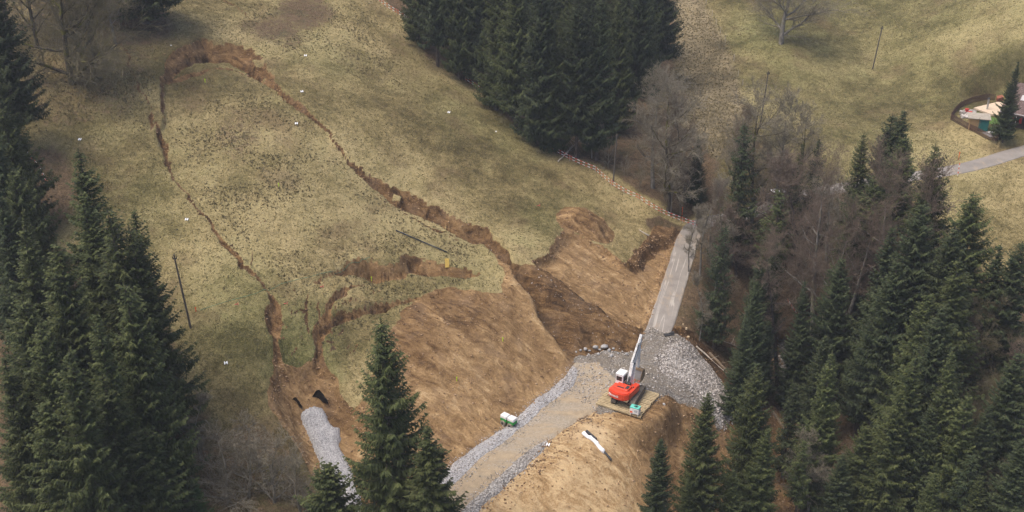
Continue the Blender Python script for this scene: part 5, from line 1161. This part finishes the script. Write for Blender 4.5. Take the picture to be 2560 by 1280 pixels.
# local: x along the eave, y into the house; corner at origin
wl=B().box((LH/2,WH/2,HH/2),(LH,WH,HH),bev=0); wl.prism([(0,HH),(WH,HH),(WH/2,HH+3.2)],.2,.1,0).prism([(0,HH),(WH,HH),(WH/2,HH+3.2)],.2,LH-.1,0); wl.done('wall',M['boards'],h)
rs=math.atan2(3.2,WH/2); Ls=math.hypot(3.2,WH/2)+1.4
for sg in (1,-1):
    yy=WH/2-sg*(WH/2+.6)/2-0; o=B().box((0,0,0),(LH+2.2,Ls,.16),bev=.02).done('roof',M['tiles'],h); o.rotation_euler=(sg*rs,0,0); o.location=(LH/2,WH/2-sg*(Ls/2)*math.cos(rs)*1.0,HH+3.32-(Ls/2)*math.sin(rs))
    if sg==1:
        B().box((-3.9,.4,.13),(.9,1.1,.08),bev=.01).done('skylight',M['concrete'],o); B().box((-LH/2-1.12,0,0),(.06,Ls,.26),bev=0).done('verge_board',M['boards'],o)
B().cyl((-1.1,-1.15,HH-.35),(LH+1.1,-1.15,HH-.35),.08).done('gutter',M['steel'],h)
for xx in (.9,3.6,6.2):
    w_=B().box((xx+.65,-.03,1.55),(.9,.08,1.25),bev=.01).done('window',M['glass'],h)
    for s_ in (-.0,1.3): B().box((xx+s_,-.06,1.55),(.42,.06,1.35),bev=.01).done('shutter',M['shutter'],w_)
B().cyl((1.7,-1.1,0),(1.7,-1.1,HH-.4),.05).done('downpipe',M['steel'],h)
B().box((LH*.55,WH*.4,HH+3.1),(.8,.8,1.8),bev=.03).done('chimney',M['concrete'],h)
# shed
sA=GZ(2420,330); sB=GZ(2452,339); sC=GZ(2478,326)
cx_,cy_=(sA[0]+sC[0])/2,(sA[1]+sC[1])/2+1.2; sh=empty('garden_shed',(cx_,cy_,gz),R(-16)); tag(sh,'small wooden garden shed with pale flat roof and teal side','shed')
B().box((0,0,1.05),(3.0,2.1,2.0),bev=.02).done('wall',M['shedwood'],sh)
B().box((0,0,2.2),(3.6,2.7,.14),rx=R(4),bev=.02).done('roof',M['shedroof'],sh)
B().box((.75,-1.08,1.0),(1.5,.06,1.9),bev=.01).box((1.53,0,1.0),(.06,2.1,1.9),bev=.01).done('teal_panel',M['tarp'],sh)
def slab(name,pix,z0,z1,mat,label,cat,kind=None):
    q=[GZ(*p_) for p_ in pix]; c=sum(q)/len(q); b=B().plan([(p_[0]-c[0],p_[1]-c[1]) for p_ in q],z0,z1,.02); o=b.done(name,mat); o.location=(c[0],c[1],gz); tag(o,label,cat,None,kind); return o
slab('patio_deck',[(2434,273),(2494,258),(2512,262),(2512,292),(2480,290)],.02,.3,M['deck'],'pale rectangular deck in the chalet garden','deck')
slab('lawn',[(2438,279),(2478,292),(2500,300),(2500,312),(2470,310),(2446,294)],.0,.06,simple('lawn_grass',(.075,.135,.025),.9,0,.25,8),None,None,'structure')
slab('lawn',[(2476,318),(2494,318),(2496,332),(2478,330)],.0,.06,simple('lawn_grass2',(.10,.18,.03),.9,0,.25,8),None,None,'structure')
slab('terrace_paving',[(2455,332),(2482,328),(2490,340),(2476,344)],.0,.07,M['concrete'],None,None,'structure')
sp2=GZ(2467,277); o=empty('stove_pipe',(sp2[0],sp2[1],gz+.3)); tag(o,'upright metal flue standing on the garden deck','flue'); B().cyl((0,0,0),(0,0,1.9),.16,n=14).done('pipe',M['steel'],o); B().cyl((0,0,1.9),(0,0,2.1),.26,.1,14).done('cap',M['black'],o)
# rock bed
g=np.random.default_rng(9); qs=np.array([GZ(g.uniform(2402,2440),g.uniform(277,296))[:2] for _ in range(260)]); V,Fq=stones(qs[:,0],qs[:,1],np.full(260,gz),g.uniform(.12,.4,260),4); o=link('rockery_stones',mesh_np('rockery_stones',V,Fq),M['stone']); tag(o,'pale stones of the rock garden beside the deck','stones',None,'stuff')
for px,py,lb in [(2416,283,'red flowerpot at the left of the rock garden'),(2424,290,'red flowerpot at the right of the rock garden')]:
    q=GZ(px,py); o=B().cyl((0,0,0),(0,0,.6),.22,.35,12).done('flowerpot',M['shutter']); o.location=(q[0],q[1],gz+.2); tag(o,lb,'flowerpot')
q=GZ(2430,278); 
# picket fence
fpx=[(2487,250),(2470,249),(2448,253),(2430,257),(2412,264),(2397,272),(2386,284),(2376,299),(2392,308),(2406,316),(2420,324),(2436,331),(2450,339),(2464,346),(2480,351),(2494,352)]
fr=empty('picket_fence',tuple(GZ(*fpx[0]))); tag(fr,'brown picket fence curving round the chalet garden','fence'); fo=np.array([GZ(*q) for q in fpx]); pk=B(); rl=B(); F0=fo[0]
for a,b_ in zip(fo[:-1],fo[1:]):
    d=(b_-a)[:2]; L=np.hypot(*d); m=max(2,int(L/.19)); an=math.atan2(d[1],d[0])
    for k in range(m):
        p_=a+(b_-a)*(k+.5)/m-F0; zz_=0; pk.box((p_[0],p_[1],.55+rnd.uniform(-.04,.04)+zz_*.5),(.10,.035,1.15-zz_),rz=an,bev=0)
    for hz in (.35,.9): rl.cyl((a-F0)+np.array([0,0,hz]),(b_-F0)+np.array([0,0,hz]),.04,n=5)
pk.done('pickets',M['fencewood'],fr); rl.done('rail',M['fencewood'],fr)
p_=P3(2478,257); 
slab('raised_bed',[(2490,249),(2504,246),(2508,252),(2492,256)],.0,.7,simple('brick_bed',(.28,.10,.06),.9),'brick raised bed at the upper end of the garden fence','raised bed')
tree('b6',*(lambda q:(q[0],q[1],gz))(GZ(2441,330)),2.6,.6,'upright reddish shrub in front of the garden shed','garden shrubs')
# ---------------- air ----------------
hz=bpy.data.meshes.new('haze'); bm=bmesh.new(); bmesh.ops.create_cube(bm,size=1)
zlo=float(Z.min())-1.5; zhi=max(float(Z.max()),110)+8
bm.transform(Matrix.Translation((0,445,(zlo+zhi)/2))@Matrix.Diagonal((6200,1100,zhi-zlo,1))); bm.to_mesh(hz); bm.free()
hm=bpy.data.materials.new('air'); hm.use_nodes=True; nt=hm.node_tree; nt.nodes.clear(); pv=nt.nodes.new('ShaderNodeVolumePrincipled'); pv.inputs['Color'].default_value=(.86,.90,.96,1); pv.inputs['Density'].default_value=HAZE; pv.inputs['Anisotropy'].default_value=.2
mo=nt.nodes.new('ShaderNodeOutputMaterial'); nt.links.new(pv.outputs[0],mo.inputs['Volume'])
if HAZE>0: ho=link('haze',hz,hm); tag(ho,kind='stuff')
